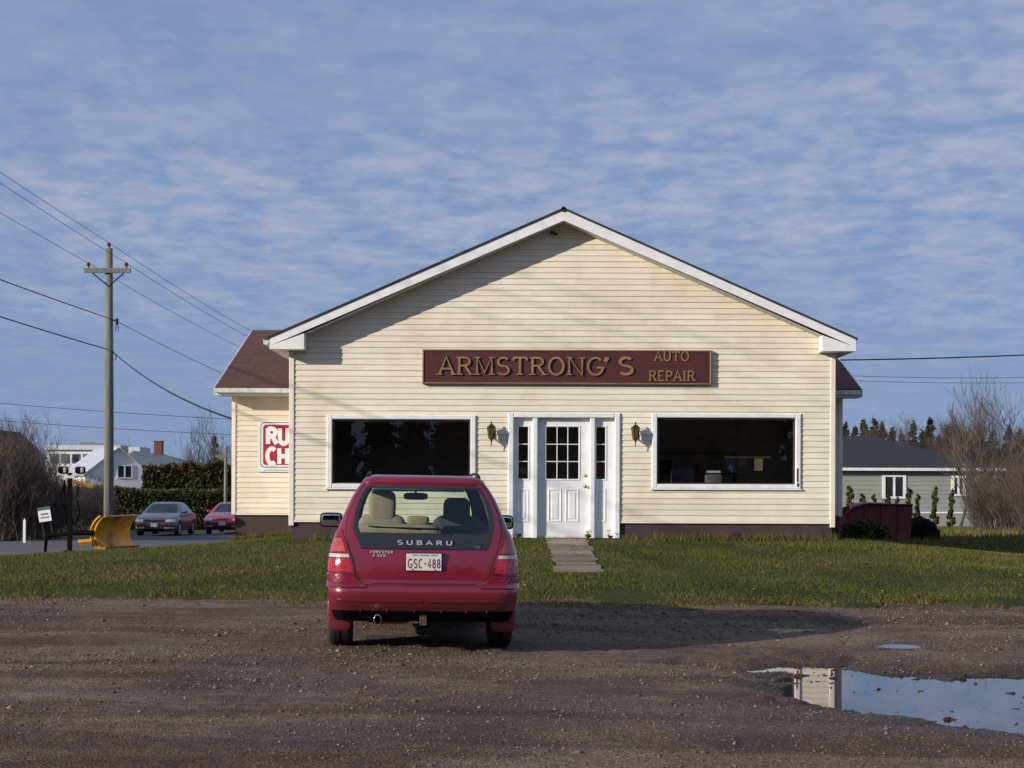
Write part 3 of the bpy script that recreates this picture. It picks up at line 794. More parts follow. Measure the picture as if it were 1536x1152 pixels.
# roof of the front block
OV = .42; YR0, YR1 = YF-OV, 39.4
xe0, xe1 = XC-5.10, XC+5.08
roof = MB()
for s_, xe in ((-1, xe0), (1, xe1)):
    z0, z1 = roof_z(XC), roof_z(xe)
    t = .035
    p = [(XC, YR0-.02, z0), (xe-s_*-.03*1, YR0-.02, z1-.013), (xe+s_*.03, YR1, z1-.013), (XC, YR1, z0)]
    roof.add(p+[(a, y, z-t) for a, y, z in p], [(0, 1, 2, 3), (7, 6, 5, 4), (0, 4, 5, 1), (1, 5, 6, 2), (2, 6, 7, 3)])
roof_o = B(roof, 'roof', M_shingle_dark)
B(MB().tube([(XC, YR0-.02, roof_z(XC)-.03), (XC, YR1, roof_z(XC)-.03)], .05, 6), 'ridge_cap', M_shingle_dark, roof_o)
for s_, xe in ((-1, xe0), (1, xe1)):
    up = lambda x: roof_z(x)-.04
    lo = lambda x: rake_z(x)-.0
    poly = [(XC, lo(XC)), (XC, up(XC)), (xe, up(xe)), (xe, lo(xe)+.05)]
    if s_ > 0: poly = poly[::-1]
    B(MB().prism(poly, YR0, YR0+.03), 'rake_board', M_white)
    # soffit under the rake
    so = MB(); n = 16
    for i in range(n):
        a = XC+(xe-XC)*(.90*i/n); c = XC+(xe-XC)*(.90*(i+1)/n)-s_*.002
        so.add([(a, YR0+.03, lo(a)+.012), (c, YR0+.03, lo(c)+.012), (c, YF-.001, lo(c)+.012), (a, YF-.001, lo(a)+.012)], [(0, 1, 2, 3)])
    B(so, 'soffit', M_whitew)
    # boxed eave return at the corner and the level eave soffit and fascia along the side
    xi = XC+s_*4.50; z_b = 3.975
    poly = [(xe, z_b), (xi, z_b), (xi, lo(xi)+.005), (xe, lo(xe)+.05)]
    if s_ > 0: poly = poly[::-1]
    B(MB().prism(poly, YR0-.004, YF-.03), 'eave_box', M_white)
    xa, xb = sorted((xe, (XL if s_ < 0 else XR)))
    B(MB().box(xa, xb, YF-.03, YR1, z_b, z_b+.02), 'eave_soffit', M_whitew)
    xa, xb = sorted((xe, xe-s_*.025))
    B(MB().box(xa, xb, YF-.03, YR1, z_b+.02, roof_z(xe)-.04), 'eave_fascia', M_white)
    if s_ < 0:
        g_ = MB(); xo = xe-.005
        g_.add([(xo, y, z) for y in (YR0+.02, YR1) for z in (4.12,)]+[(xo-.04, y, 4.05) for y in (YR0+.02, YR1)]+[(xo-.10, y, 4.06) for y in (YR0+.02, YR1)]+[(xo-.11, y, 4.14) for y in (YR0+.02, YR1)],
               [(0, 1, 3, 2), (2, 3, 5, 4), (4, 5, 7, 6), (0, 2, 4, 6)])
        B(g_, 'gutter', M_whitew)
B(MB().box(XC-.22, XC-.14, YF-.10, YF-.03, 6.06, 6.09).box(XC-.16, XC-.10, YF-.07, YF-.025, 6.03, 6.07), 'cable_bracket', M_black)

# picture windows
def picture_window(o_, label):
    x0, x1, z0, z1 = o_
    fr = MB(); w = .075; p = YF-.048
    fr.cbox(x0-.02, x0+w, p, YF+.10, z0-.02, z1+.02, .012).cbox(x1-w, x1+.02, p, YF+.10, z0-.02, z1+.02, .012)
    fr.cbox(x0+w+.001, x1-w-.001, p+.003, YF+.10, z1-w*.75, z1+.02, .012).cbox(x0+w+.001, x1-w-.001, p+.003, YF+.10, z0-.02, z0+w*.75, .012)
    win = B(fr, 'window', M_white); win['label'] = label
    B(MB().cbox(x0-.035, x1+.035, YF-.065, YF-.02, z0-.048, z0-.022, .006), 'sill', M_white, win)
    ins = MB(); q = YF+.03
    for a, c, e_, g_ in ((x0+w, x0+w+.03, z0+w*.75, z1-w*.75), (x1-w-.03, x1-w, z0+w*.75, z1-w*.75)):
        ins.box(a, c, q-.02, q+.05, e_, g_)
    ins.box(x0+w+.03, x1-w-.03, q-.018, q+.05, z1-w*.75-.03, z1-w*.75).box(x0+w+.03, x1-w-.03, q-.018, q+.05, z0+w*.75, z0+w*.75+.02)
    B(ins, 'glazing_bead', M_black if label.startswith('left') else M_roomtrim, win)
    B(MB().add([(x0+w+.03, q+.01, z0+w*.75), (x1-w-.03, q+.01, z0+w*.75), (x1-w-.03, q+.01, z1-w*.75), (x0+w+.03, q+.01, z1-w*.75)], [(0, 1, 2, 3)]), 'pane', M_glass_shop, win)
    return win
picture_window(W1, 'wide picture window behind the parked red car')
picture_window(W2, 'wide picture window to the far side of the door from the red car')
B(MB().box(W2[1]-.055, W2[1]-.03, YF-.056, YF-.047, W2[2]+.10, W2[2]+.34).box(W2[1]-.05, W2[1]-.02, YF-.058, YF-.047, W2[2]+.02, W2[2]+.08), 'peeling_patch', M_roomtrim)

# entrance: casing, two sidelights and a nine-light door
dx0, dx1, dz0, dz1 = DR
c_ = MB(); p = YF-.05
c_.cbox(dx0-.01, dx0+.085, p, YF+.14, .69, dz1+.01, .012).cbox(dx1-.085, dx1+.01, p, YF+.14, .69, dz1+.01, .012)
c_.cbox(dx0+.086, dx1-.086, p+.003, YF+.14, dz1-.075, dz1+.01, .012)
B(c_, 'door_casing', M_white)
m1, m2 = FX(802.5), FX(888.5)
for mm in (m1, m2):
    B(MB().cbox(mm-.045, mm+.045, YF-.03, YF+.14, .69, dz1-.076, .012), 'door_mullion', M_white)
B(MB().box(dx0-.02, dx1+.02, YF-.09, YF+.139, .60, .685), 'threshold', M_plank)
yd = YF+.085
def lites(mb_fr, par, x0, x1, z0, z1, nx, nz, yy, mat=M_white):
    """muntin grid and one pane per opening"""
    t = .016
    for i in range(nx):
        for k in range(nz):
            a, c = x0+(x1-x0)*i/nx+(t/2 if i else 0), x0+(x1-x0)*(i+1)/nx-(t/2 if i < nx-1 else 0)
            e_, g_ = z0+(z1-z0)*k/nz+(t/2 if k else 0), z0+(z1-z0)*(k+1)/nz-(t/2 if k < nz-1 else 0)
            B(MB().add([(a, yy+.012, e_), (c, yy+.012, e_), (c, yy+.012, g_), (a, yy+.012, g_)], [(0, 1, 2, 3)]), 'pane', M_glass_shop, par)
    for i in range(1, nx):
        x = x0+(x1-x0)*i/nx; B(MB().cbox(x-t/2, x+t/2, yy-.008, yy+.014, z0, z1, .004), 'muntin', mat, par)
    for k in range(1, nz):
        z = z0+(z1-z0)*k/nz; B(MB().cbox(x0, x1, yy-.010, yy+.015, z-t/2, z+t/2, .004), 'muntin', mat, par)
def holed(x0, x1, z0, z1, hx0, hx1, hz0, hz1, y0, y1):
    return MB().box(x0, hx0, y0, y1, z0, z1).box(hx1, x1, y0, y1, z0, z1).box(hx0, hx1, y0, y1, z0, hz0).box(hx0, hx1, y0, y1, hz1, z1)
def raised_panel(x0, x1, z0, z1, y):
    mb = MB(); t = .028
    for a, c, e_, g_ in ((x0, x0+t, z0, z1), (x1-t, x1, z0, z1), (x0+t, x1-t, z0, z0+t), (x0+t, x1-t, z1-t, z1)): mb.cbox(a, c, y-.012, y+.002, e_, g_, .008)
    return mb.cbox(x0+.06, x1-.06, y-.009, y+.002, z0+.06, z1-.06, .008)
# door leaf
lx0, lx1 = m1+.046, m2-.046; hx0, hx1, hz0, hz1 = FX(819.5), FX(868), FZ(718), FZ(640)
leaf = B(holed(lx0, lx1, .69, dz1-.08, hx0, hx1, hz0, hz1, yd, yd+.045), 'door', M_white)
B(MB().cbox(hx0-.03, hx0, yd-.015, yd+.02, hz0-.03, hz1+.03).cbox(hx1, hx1+.03, yd-.015, yd+.02, hz0-.03, hz1+.03)
  .cbox(hx0, hx1, yd-.013, yd+.02, hz1, hz1+.03).cbox(hx0, hx1, yd-.013, yd+.02, hz0-.03, hz0), 'lite_frame', M_white, leaf)
lites(None, leaf, hx0, hx1, hz0, hz1, 3, 3, yd)
for a, c in ((825, 838), (849, 868)):
    a, c = (FX(824), FX(841)) if a == 825 else (FX(850), FX(867))
    B(raised_panel(a-.02, c+.02, FZ(783), FZ(733), yd), 'door_panel', M_white, leaf)
B(MB().box(lx0+.01, lx1-.01, yd-.012, yd-.001, .70, .74), 'door_sweep', M_whitew, leaf)
kn = MB().lathe([(.0, -.065), (.022, -.062), (.030, -.045), (.022, -.028), (.012, -.02), (.012, -.006), (.032, -.004), (.032, .001)], 14, (FX(878), yd, FZ(729)), 'y')
B(kn, 'door_knob', M_brass, leaf, True)
B(MB().lathe([(0, -.02), (.024, -.018), (.026, .001)], 14, (FX(878), yd, FZ(713)), 'y'), 'deadbolt', M_brass, leaf, True)
for k, (a, c, h0, h1) in enumerate(((dx0+.086, m1-.046, 777.5, 792), (m2+.046, dx1-.086, 894.5, 908))):
    h0, h1 = FX(h0), FX(h1)
    sl_ = B(holed(a, c, .69, dz1-.08, h0, h1, hz0, hz1, yd-.01, yd+.045), 'sidelight', M_white)
    B(MB().cbox(h0-.025, h0, yd-.024, yd, hz0-.025, hz1+.025, .006).cbox(h1, h1+.025, yd-.024, yd, hz0-.025, hz1+.025, .006)
      .cbox(h0, h1, yd-.022, yd, hz1, hz1+.025, .006).cbox(h0, h1, yd-.022, yd, hz0-.025, hz0, .006), 'lite_frame', M_white, sl_)
    lites(None, sl_, h0, h1, hz0, hz1, 1, 3, yd-.01)
    B(raised_panel(h0-.015, h1+.015, FZ(783), FZ(733), yd-.01), 'door_panel', M_white, sl_)
    if k: 
        B(MB().box(h0+.02, h1-.02, yd+.02, yd+.024, hz0+.10, hz0+.22), 'sticker', M_signrust, sl_)
        B(MB().box(h0+.02, h1-.02, yd+.02, yd+.024, hz0+.05, hz0+.09), 'sticker', M_green, sl_)
    else:
        B(MB().box(h0+.03, h1-.03, yd+.02, yd+.024, hz0+.08, hz0+.20), 'sticker', M_greyprint, sl_)

# dark office behind the glass
rm = MB(); rx0, rx1, ry1 = XL+.25, XR-.25, 31.5
rm.box(rx0, rx1, YF+.25, ry1, .60, .68).box(rx0, rx1, ry1, ry1+.05, .68, 3.4).box(rx0-.05, rx0, YF+.25, ry1, .68, 3.4).box(rx1, rx1+.05, YF+.25, ry1, .68, 3.4).box(rx0, rx1, YF+.145, ry1, 3.1, 3.15)
B(rm, 'office_room', M_room)
def shelf_unit(x0, x1, y, name, n):
    t = MB(); 
    for z in (1.05, 1.45, 1.85, 2.25)[:n]: t.box(x0, x1, y, y+.3, z, z+.025)
    t.box(x0-.03, x0, y, y+.3, .69, 2.3).box(x1, x1+.03, y, y+.3, .69, 2.3)
    return t
sh_ = thing('shelf_unit', 'dark shelf unit standing inside behind the picture window right of the door', 'shelf', (3.4, 30.8, .68))
shelf_unit(2.6, 4.3, 30.9, 's', 4).build('shelf_frame', M_roomtrim, sh_, (3.4, 30.8, .68))
for k, (a, z, w, h, mt) in enumerate(((2.65, 1.075, .3, .25, M_greyprint), (3.1, 1.475, .25, .3, M_charcoal), (3.6, 1.875, .35, .2, M_greyprint), (3.9, 1.475, .3, .22, M_beige), (2.8, 1.875, .28, .25, M_trimgrey))):
    tag(MB().cbox(a, a+w, 30.93, 31.15, z, z+h).build('box', mt), ('grey carton on the lowest board of the indoor shelf', 'charcoal carton on the middle board of the indoor shelf', 'wide low grey carton on the top boards of the indoor shelf', 'beige carton on the middle board of the indoor shelf', 'small dull grey carton high on the indoor shelf')[k], 'box')
pr = thing('desk_printer', 'pale grey office machine just inside the picture window right of the door', 'printer', (3.6, 28.9, .68))
o_ = (3.6, 28.9, .68)
MB().sbox((3.62, 28.85, 1.70), (.16, .15, .14), .25).build('body', M_greyprint, pr, o_, True)
MB().box(3.50, 3.74, 28.71, 28.80, 1.86, 1.90).build('paper_tray', M_signwhite, pr, o_)
pc = thing('notice_rail', 'pale rail hung with papers inside the picture window right of the door', 'rail', (4.3, 29.4, 2.1)); o_ = (4.3, 29.4, 2.1)
MB().box(3.9, 4.75, 29.38, 29.42, 2.14, 2.17).build('bar', M_signwhite, pc, o_)
for k_, (a_, h_) in enumerate(((3.95, .2), (4.15, .14), (4.45, .22))): MB().box(a_, a_+.15, 29.37, 29.376, 2.13-h_, 2.13).build('paper', M_beige if k_ else M_greyprint, pc, o_)
oc = thing('office_chair', 'grey office chair standing inside behind the picture window right of the door', 'chair', (3.15, 29.3, .68)); o_ = (3.15, 29.3, .68)
MB().sbox((3.15, 29.3, 1.20), (.25, .24, .05), .4).build('seat', M_greyprint, oc, o_, True); MB().sbox((3.15, 29.52, 1.66), (.22, .05, .30), .4).build('backrest', M_greyprint, oc, o_, True)
MB().tube([(3.15, 29.3, .75), (3.15, 29.3, 1.17)], .03, 8).build('column', M_black, oc, o_)
for k_ in range(5): MB().tube([(3.15, 29.3, .78), (3.15+.28*math.cos(k_*1.257), 29.3+.28*math.sin(k_*1.257), .71)], .02, 6).build('leg', M_black, oc, o_)
tb = thing('desk', 'dark wooden desk inside behind the picture window right of the door', 'desk', (3.7, 28.9, .68))
o_ = (3.7, 28.9, .68)
MB().box(2.9, 4.6, 28.55, 29.2, 1.52, 1.56).build('desktop', M_roomtrim, tb, o_)
for a in (2.95, 4.5):
    for y in (28.6, 29.1): MB().box(a, a+.05, y, y+.05, .68, 1.52).build('leg', M_roomtrim, tb, o_)

# rear cross wing with its brown roof, seen on both sides of the front block
YW = 31.6; WX0, WX1 = X_(350, YW), X_(1261, YW); WB = Z_(771, YW); WE = 3.42
ww = MB().box(WX0, XL-.002, YW, YW+TH, WB-.02, WE+.05).box(XR+.002, WX1, YW, YW+TH, WB-.02, WE+.05)
wing_wall = B(ww, 'wing_wall', M_creamtrim)
nolim = lambda z: (-99, 99)
siding(wing_wall, BO, YW, WX0+.05, XL-.03, WB, WE-.02, nolim, [], M_siding, 5)
siding(wing_wall, BO, YW, XR+.03, WX1-.05, WB, WE-.02, nolim, [], M_siding, 6)
wr = MB(); YG = 35.6; yb = 39.6; ge0, ge1 = WX0-.28, WX1+.30
for xx in (WX0, WX1-TH):   # gable end walls
    wr.add([(xx, YW+TH, WB-.02), (xx+TH, YW+TH, WB-.02), (xx+TH, yb, WB-.02), (xx, yb, WB-.02), (xx, YW+TH, WE), (xx+TH, YW+TH, WE), (xx+TH, YG, 4.98), (xx, YG, 4.98), (xx, yb, WE), (xx+TH, yb, WE)],
           [(0, 3, 8, 7, 4), (1, 5, 6, 9, 2), (4, 7, 6, 5), (7, 8, 9, 6), (3, 2, 9, 8)])
wr.box(WX0+TH+.002, WX1-TH-.002, yb-TH, yb, WB-.02, WE)
B(wr, 'wing_end_wall', M_siding)
B(MB().box(WX0+.02, XL, YW+.03, YW+.2, .1, WB-.02).box(XR, WX1-.02, YW+.03, YW+.2, .1, WB-.02).box(WX0+.02, WX0+.2, YW+.2, yb-.02, -.1, WB-.02).box(WX1-.2, WX1-.02, YW+.2, yb-.02, -.1, WB-.02).box(WX0+.2, WX1-.2, yb-.2, yb-.02, -.1, WB-.02), 'wing_foundation', M_found)
for a, c in ((WX0-.03, WX0+.05), (WX1-.05, WX1+.03)): B(MB().cbox(a, c, YW-.034, YW+.10, WB-.03, WE, .008), 'corner_trim', M_creamtrim)
B(MB().box(WX0+.052, XL-.03, YW-.028, YW-.001, WB-.035, WB-.002), 'starter_strip', M_creamtrim)
ye = 31.12
zr = lambda y: 3.52+(y-ye)*.345 if y <= YG else 3.52+(2*YG-ye-y)*.345
# the brown roof slopes, as slabs with a dropped pattern frame so that the shingle courses run along the eaves
def slope_obj(x0, x1, y0, y1, name, par):
    L_ = math.hypot(y1-y0, zr(y1)-zr(y0)); me = MB().box(x0, x1, 0, L_, -.04, 0)
    o = me.build(name, M_shingle, par)
    o.location = (-BO.x, y0-BO.y, zr(y0)-BO.z); o.rotation_euler = (math.atan2(zr(y1)-zr(y0), y1-y0), 0, 0)
    return o
slope_obj(ge0, XL+.6, ye, YG, 'wing_roof', shop); slope_obj(XR-.6, ge1, ye, YG, 'wing_roof', shop)
bk = MB(); bk.add([(ge0, YG+.001, zr(YG)), (ge1, YG+.001, zr(YG)), (ge1, 40.1, zr(40.1)), (ge0, 40.1, zr(40.1))], [(0, 1, 2, 3)]); B(bk, 'wing_roof', M_shingle)
for a, c, gx0 in ((ge0, XL-.03, 0), (XR+.03, ge1, 1)):
    B(MB().box(a, c, ye+.03, YW-.03, 3.36, 3.375), 'wing_soffit', M_whitew)
    B(MB().box(a, c, ye+.005, ye+.028, 3.36, 3.475), 'wing_fascia', M_white)
    g_ = MB(); n = 3
    for i in range(n):
        u, v = a+(c-a)*i/n, a+(c-a)*(i+1)/n-.004
        g_.add([(u, ye, 3.49), (v, ye, 3.49), (v, ye-.03, 3.40), (u, ye-.03, 3.40), (v, ye-.09, 3.41), (u, ye-.09, 3.41), (v, ye-.10, 3.495), (u, ye-.10, 3.495)], [(0, 1, 2, 3), (3, 2, 4, 5), (5, 4, 6, 7), (0, 3, 5, 7), (1, 6, 4, 2)])
    B(g_, 'gutter', M_whitew)
for x in (ge0, ge1):
    pl_ = MB(); s_ = -1 if x == ge0 else 1
    xa, xb = sorted((x+s_*.002, x+s_*.024))
    pl_.add([(xx, y, zr(y)-d) for xx in (xa, xb) for y, d in ((ye, .0), (YG, .0), (YG, .16), (ye, .16))], [(0, 1, 2, 3), (7, 6, 5, 4), (0, 4, 5, 1), (3, 2, 6, 7), (0, 3, 7, 4)])
    B(pl_, 'barge_board', M_whitew)
B(MB().box(5.72, 5.86, YW-.10, YW-.03, 1.2, 2.55).box(5.73, 5.85, YW-.12, YW-.03, 3.0, 3.36), 'meter_cover', M_whitew)

# main sign over the door
sx0, sx1, sz0, sz1 = FX(633.5), FX(1066), FZ(577), FZ(525)
SO = Vector(((sx0+sx1)/2, YF-.03, sz0))
sg = thing('shop_sign', 'long maroon fascia sign reading ARMSTRONG\'S AUTO REPAIR in raised gold letters', 'sign', SO)
SB = lambda mb, nm, mt, par=sg: mb.build(nm, mt, par, SO)
ys = YF-.085
SB(MB().box(sx0+.02, sx1-.02, ys, YF-.026, sz0+.02, sz1-.02), 'board', M_signred)
fw = .032
for a, c, e_, g_ in ((sx0, sx0+fw, sz0, sz1), (sx1-fw, sx1, sz0, sz1), (sx0+fw+.001, sx1-fw-.001, sz0, sz0+fw), (sx0+fw+.001, sx1-fw-.001, sz1-fw, sz1)):
    SB(MB().cbox(a, c, ys-.022, YF-.026, e_, g_, .014), 'moulding', M_signedge)
def letters(s_, px0, px1, py_base, py_top, t, serif, dep):
    h = FZ(py_top)-FZ(py_base); width = FX(px1)-FX(px0)
    tot = sum(GL[c][0] for c in s_)+.10*(len(s_)-1); ws = width/h/tot; x = FX(px0)
    for c in s_:
        if GL[c][1]:
            mb = MB(); glyph(mb, c, x, FZ(py_base), h, ws, t, ys+.001, dep, serif); SB(mb, 'letter', M_gold)
        x += (GL[c][0]+.10)*ws*h
letters('ARMSTRONG', 657, 905, 563, 536.5, .105, .30, .035)
letters("'", 903, 913, 563, 536.5, .16, 0, .03)
letters('S', 926, 949, 562, 536, .14, 0, .03)
letters('AUTO', 980, 1032, 541, 527, .13, .28, .018)
letters('REPAIR', 972, 1041, 571, 556, .13, .28, .018)

# wall lanterns
def lantern(px, label):
    x = FX(px); z = FZ(650); y = YF-.165; o0 = Vector((x, YF-.03, FZ(664)))
    t = thing('wall_lantern', label, 'lantern', o0, group='bronze lanterns beside the shop door')
    L = lambda mb, nm, mt, par=t, sm=False: mb.build(nm, mt, par, o0, sm)
    L(MB().lathe([(.0, .20), (.012, .195), (.018, .175), (.008, .16), (.03, .15), (.075, .105), (.080, .10), (.080, .092), (.0, .092)], 6, (x, y, z)), 'cap', M_bronze)
    L(MB().lathe([(.072, .09), (.048, -.075)], 6, (x, y, z)), 'lamp_glass', M_lampglass)
    fr = MB()
    for k in range(6):
        a = 2*math.pi*k/6; fr.tube([(x+.073*math.cos(a), y+.073*math.sin(a), z+.092), (x+.050*math.cos(a), y+.050*math.sin(a), z-.075)], .006, 4)
    L(fr, 'cage', M_bronze)
    L(MB().lathe([(.0, -.07), (.056, -.073), (.056, -.088), (.03, -.11), (.014, -.125), (.02, -.14), (.010, -.155), (.008, -.22), (.0, -.235)], 8, (x, y, z)), 'finial', M_bronze)
    L(MB().tube([(x, YF-.03, z-.02), (x, YF-.08, z-.10), (x, y+.02, z-.125), (x, y, z-.11)], .011, 6), 'arm', M_bronze)
    L(MB().cbox(x-.045, x+.045, YF-.045, YF-.022, z-.10, z+.07, .008), 'back_plate', M_bronze)
lantern(737, 'bronze wall lantern between the door and the window behind the red car')
lantern(952, 'bronze wall lantern between the door and the window farther from the red car')

# rust-proofing sign on the wing
wS = YW-.03; rx0_, rx1_ = X_(387, wS), XL-.035; rz0, rz1 = Z_(709, wS), Z_(632, wS)
RO = Vector(((rx0_+rx1_)/2, wS, rz0))
rs = thing('wall_sign', 'white framed crimson sign with white block letters RUST CHECK on the wing wall', 'sign', RO)
RB = lambda mb, nm, mt: mb.build(nm, mt, rs, RO)
RB(MB().box(rx0_, rx1_, wS-.02, wS, rz0, rz1), 'board', M_signwhite)
def rrect(x0, x1, z0, z1, r_):
    return [(x1-r_+r_*math.cos(a), z0+r_+r_*math.sin(a)) for a in [R(-90+i*22.5) for i in range(5)]]+[(x1-r_+r_*math.cos(a), z1-r_+r_*math.sin(a)) for a in [R(i*22.5) for i in range(5)]]+[(x0+r_+r_*math.cos(a), z1-r_+r_*math.sin(a)) for a in [R(90+i*22.5) for i in range(5)]]+[(x0+r_+r_*math.cos(a), z0+r_+r_*math.sin(a)) for a in [R(180+i*22.5) for i in range(5)]]
ax, az0, az1 = rx0_+.05, rz0+.085, rz1-.035
RB(MB().prism(rrect(ax, rx1_-.02, az0, az1, .08), wS-.024, wS-.0201), 'black_outline', M_black)
RB(MB().prism(rrect(ax+.014, rx1_-.034, az0+.014, az1-.014, .07), wS-.028, wS-.0241), 'white_border', M_signwhite)
RB(MB().prism(rrect(ax+.052, rx1_-.07, az0+.05, az1-.05, .05), wS-.032, wS-.0281), 'crimson_field', M_signrust)
RB(MB().box(rx0_+.12, rx1_-.1, wS-.022, wS-.0201, rz0+.028, rz0+.040), 'small_print', M_greyprint)
def block(s_, widths, x, zb, h, t):
    for c, w in zip(s_, widths):
        mb = MB(); glyph(mb, c, x, zb, h, w/h/(GL[c][0]), t, wS-.0325, .004); RB(mb, 'letter', M_signwhite); x += w+.012
hL = (Z_(643, wS)-Z_(668, wS))
block('RUST', (.225, .215, .15, .15), X_(399.5, wS), Z_(668, wS)+.01, hL-.02, .30)
block('CHECK', (.215, .215, .10, .10, .10), X_(399.5, wS), Z_(698, wS)+.01, hL-.02, .29)

# plank path to the door
pp = thing('plank_walkway', 'weathered grey plank walkway across the lawn to the white door', 'walkway', (.97, 25.5, float(gz(.97, 25.5))))
r = random.Random(4); y = 27.95
while y > 23.0:
    w = r.uniform(.13, .18); xa, xb = .63+r.uniform(-.04, .04), 1.30+r.uniform(-.04, .04)
    za = float(gz(.97, y)); zb_ = float(gz(.97, y-w)); dz = r.uniform(-.008, .008)+.022
    mb = MB().add([(xa, y-w, zb_-.03), (xb, y-w, zb_-.03), (xb, y, za-.03), (xa, y, za-.03),
                   (xa, y-w, zb_+dz), (xb, y-w, zb_+dz+r.uniform(-.01, .01)), (xb, y, za+dz), (xa, y, za+dz)],
                  [(0, 3, 2, 1), (4, 5, 6, 7), (0, 1, 5, 4), (1, 2, 6, 5), (2, 3, 7, 6), (3, 0, 4, 7)])
    mb.build('plank', M_plank, pp, pp.location)
    y -= w+r.uniform(.12, .2)
# ------------------------------------------------------------------ cars
def half(full, sd):
    mb = MB(); mp = {}
    for f in full.f:
        if full.v[f[0]][0]*sd <= 0: continue
        for i in f:
            if i not in mp: mp[i] = len(mb.v); mb.v.append(full.v[i])
        mb.f.append(tuple(mp[i] for i in f))
    return mb
class Loft:
    """car skin from level outlines: z, rear y, front y, half width, rear/front corner radius, rear/front glass half width"""
    SEG_R, SEG_R2, SEG_C, SEG_S = 6, 3, 6, (6, 12, 2, 10, 2, 12, 18)
    def __init__(s, sl, belt, top, zbelt, ztop, crown=.05, wheels=(), Ra=.36, zc=.32, inset=0.0):
        s.S = np.array(sl, float).copy(); s.belt, s.top, s.zb, s.zt, s.cr = np.array(belt), np.array(top), zbelt, ztop, crown
        if inset:
            s.S[:, 1] += inset; s.S[:, 2] -= inset; s.S[:, 3] -= inset; s.S[-1, 0] -= inset*.8; s.S[-2, 0] -= inset*.6
        s.wh, s.Ra, s.zc = wheels, Ra, zc
        s.NR = s.SEG_R; s.c_side0 = s.SEG_R+s.SEG_R2+s.SEG_C; s.kcol = [s.c_side0]
        for n in s.SEG_S: s.kcol.append(s.kcol[-1]+n)
        s.ncol = s.kcol[-1]+s.SEG_C+s.SEG_R2+s.SEG_R+1
    def outline(s, z):
        yr, yf, w, rr, rf, xr, xf = [np.interp(z, s.S[:, 0], s.S[:, i]) for i in range(1, 8)]
        rr = min(rr, w*.5); rf = min(rf, w*.6); xr = min(xr, w-rr-.01); xf = min(xf, w-rf-.01)
        c = s.cr; yy = lambda x: c*(x/w)**2
        P = []
        for i in range(s.SEG_R): x = xr*i/s.SEG_R; P.append((x, yr+yy(x)))
        for i in range(s.SEG_R2): x = xr+(w-rr-xr)*i/s.SEG_R2; P.append((x, yr+yy(x)))
        y0 = yr+yy(w-rr)
        for i in range(s.SEG_C): a = math.pi/2*i/s.SEG_C; P.append((w-rr+rr*math.sin(a), y0+rr*(1-math.cos(a))))
        ya, yb = y0+rr, yf-c*1.6*((w-rf)/w)**2-rf
        def keys(zz):
            t = np.clip((zz-s.zb)/(s.zt-s.zb), 0, 1); return s.belt*(1-t)+s.top*t
        k = keys(z)
        if z > s.zt:
            yr1, yf1 = np.interp(s.zt, s.S[:, 0], s.S[:, 1]), np.interp(s.zt, s.S[:, 0], s.S[:, 2])
            k = ya+(k-yr1)/(yf1-yr1)*(yb-ya)
        k = np.clip(k, ya+.004, yb-.004); K = [ya]+list(k)+[yb]
        mid, half = (ya+yb)/2, (yb-ya)/2
        for g_, n in enumerate(s.SEG_S):
            for i in range(n):
                y = K[g_]+(K[g_+1]-K[g_])*i/n
                P.append((w, y))
        for i in range(s.SEG_C): a = math.pi/2*i/s.SEG_C; P.append((w-rf+rf*math.cos(a), yb+rf*math.sin(a)))
        ff = lambda x: yf-c*1.6*(x/w)**2
        for i in range(s.SEG_R2): x = (w-rf)+(xf-(w-rf))*i/s.SEG_R2; P.append((x, ff(x)))
        for i in range(s.SEG_R+1): x = xf*(1-i/s.SEG_R); P.append((x, ff(x)))
        return np.array(P)
    def rows(s, zs):
        out = []
        for z in zs:
            o = s.outline(z); zz = np.full(len(o), z)
            for yw in s.wh:
                d = np.abs(o[:, 1]-yw); inn = d < s.Ra
                inn[:s.SEG_R] = False; inn[-s.SEG_R:] = False
                za = s.zc+np.sqrt(np.maximum(s.Ra**2-d**2, 0))
                zz = np.where(inn, np.maximum(zz, za), zz)
            out.append(np.column_stack([o, zz]))
        return np.array(out)
    def mesh(s, zs, pick, roof=True):
        """quads for which pick(row z mid, column) returns True"""
        G = s.rows(zs); nr, nc = G.shape[:2]; mb = MB(); idx = {}
        def vid(i, j, sd):
            key = (i, j, sd if j not in (0, nc-1) else 1)
            if key not in idx:
                p = G[i, j]; idx[key] = len(mb.v); mb.v.append((p[0]*key[2], p[1], p[2]))
            return idx[key]
        for i in range(nr-1):
            for j in range(nc-1):
                if not pick((zs[i]+zs[i+1])/2, j): continue
                if abs(G[i, j, 2]-G[i+1, j, 2]) < 1e-5 and abs(G[i, j+1, 2]-G[i+1, j+1, 2]) < 1e-5: continue
                for sd in (1, -1):
                    q = [vid(i, j, sd), vid(i, j+1, sd), vid(i+1, j+1, sd), vid(i+1, j, sd)]
                    mb.f.append(tuple(q if sd > 0 else q[::-1]))
        if roof:
            i = nr-1
            for j in range(nc-1):
                q = [vid(i, j, 1), vid(i, j+1, 1), vid(i, j+1, -1), vid(i, j, -1)]
                q2 = []
                for a in q:
                    if a not in q2: q2.append(a)
                if len(q2) >= 3: mb.f.append(tuple(q2))
        return mb
    def P(s, a, z, side=1):
        """surface point at arc length a from the tail centre line at height z"""
        o = s.outline(z); d = np.r_[0, np.cumsum(np.hypot(np.diff(o[:, 0]), np.diff(o[:, 1])))]
        return Vector((side*np.interp(a, d, o[:, 0]), np.interp(a, d, o[:, 1]), z))
    def total(s, z):
        o = s.outline(z); return float(np.sum(np.hypot(np.diff(o[:, 0]), np.diff(o[:, 1]))))
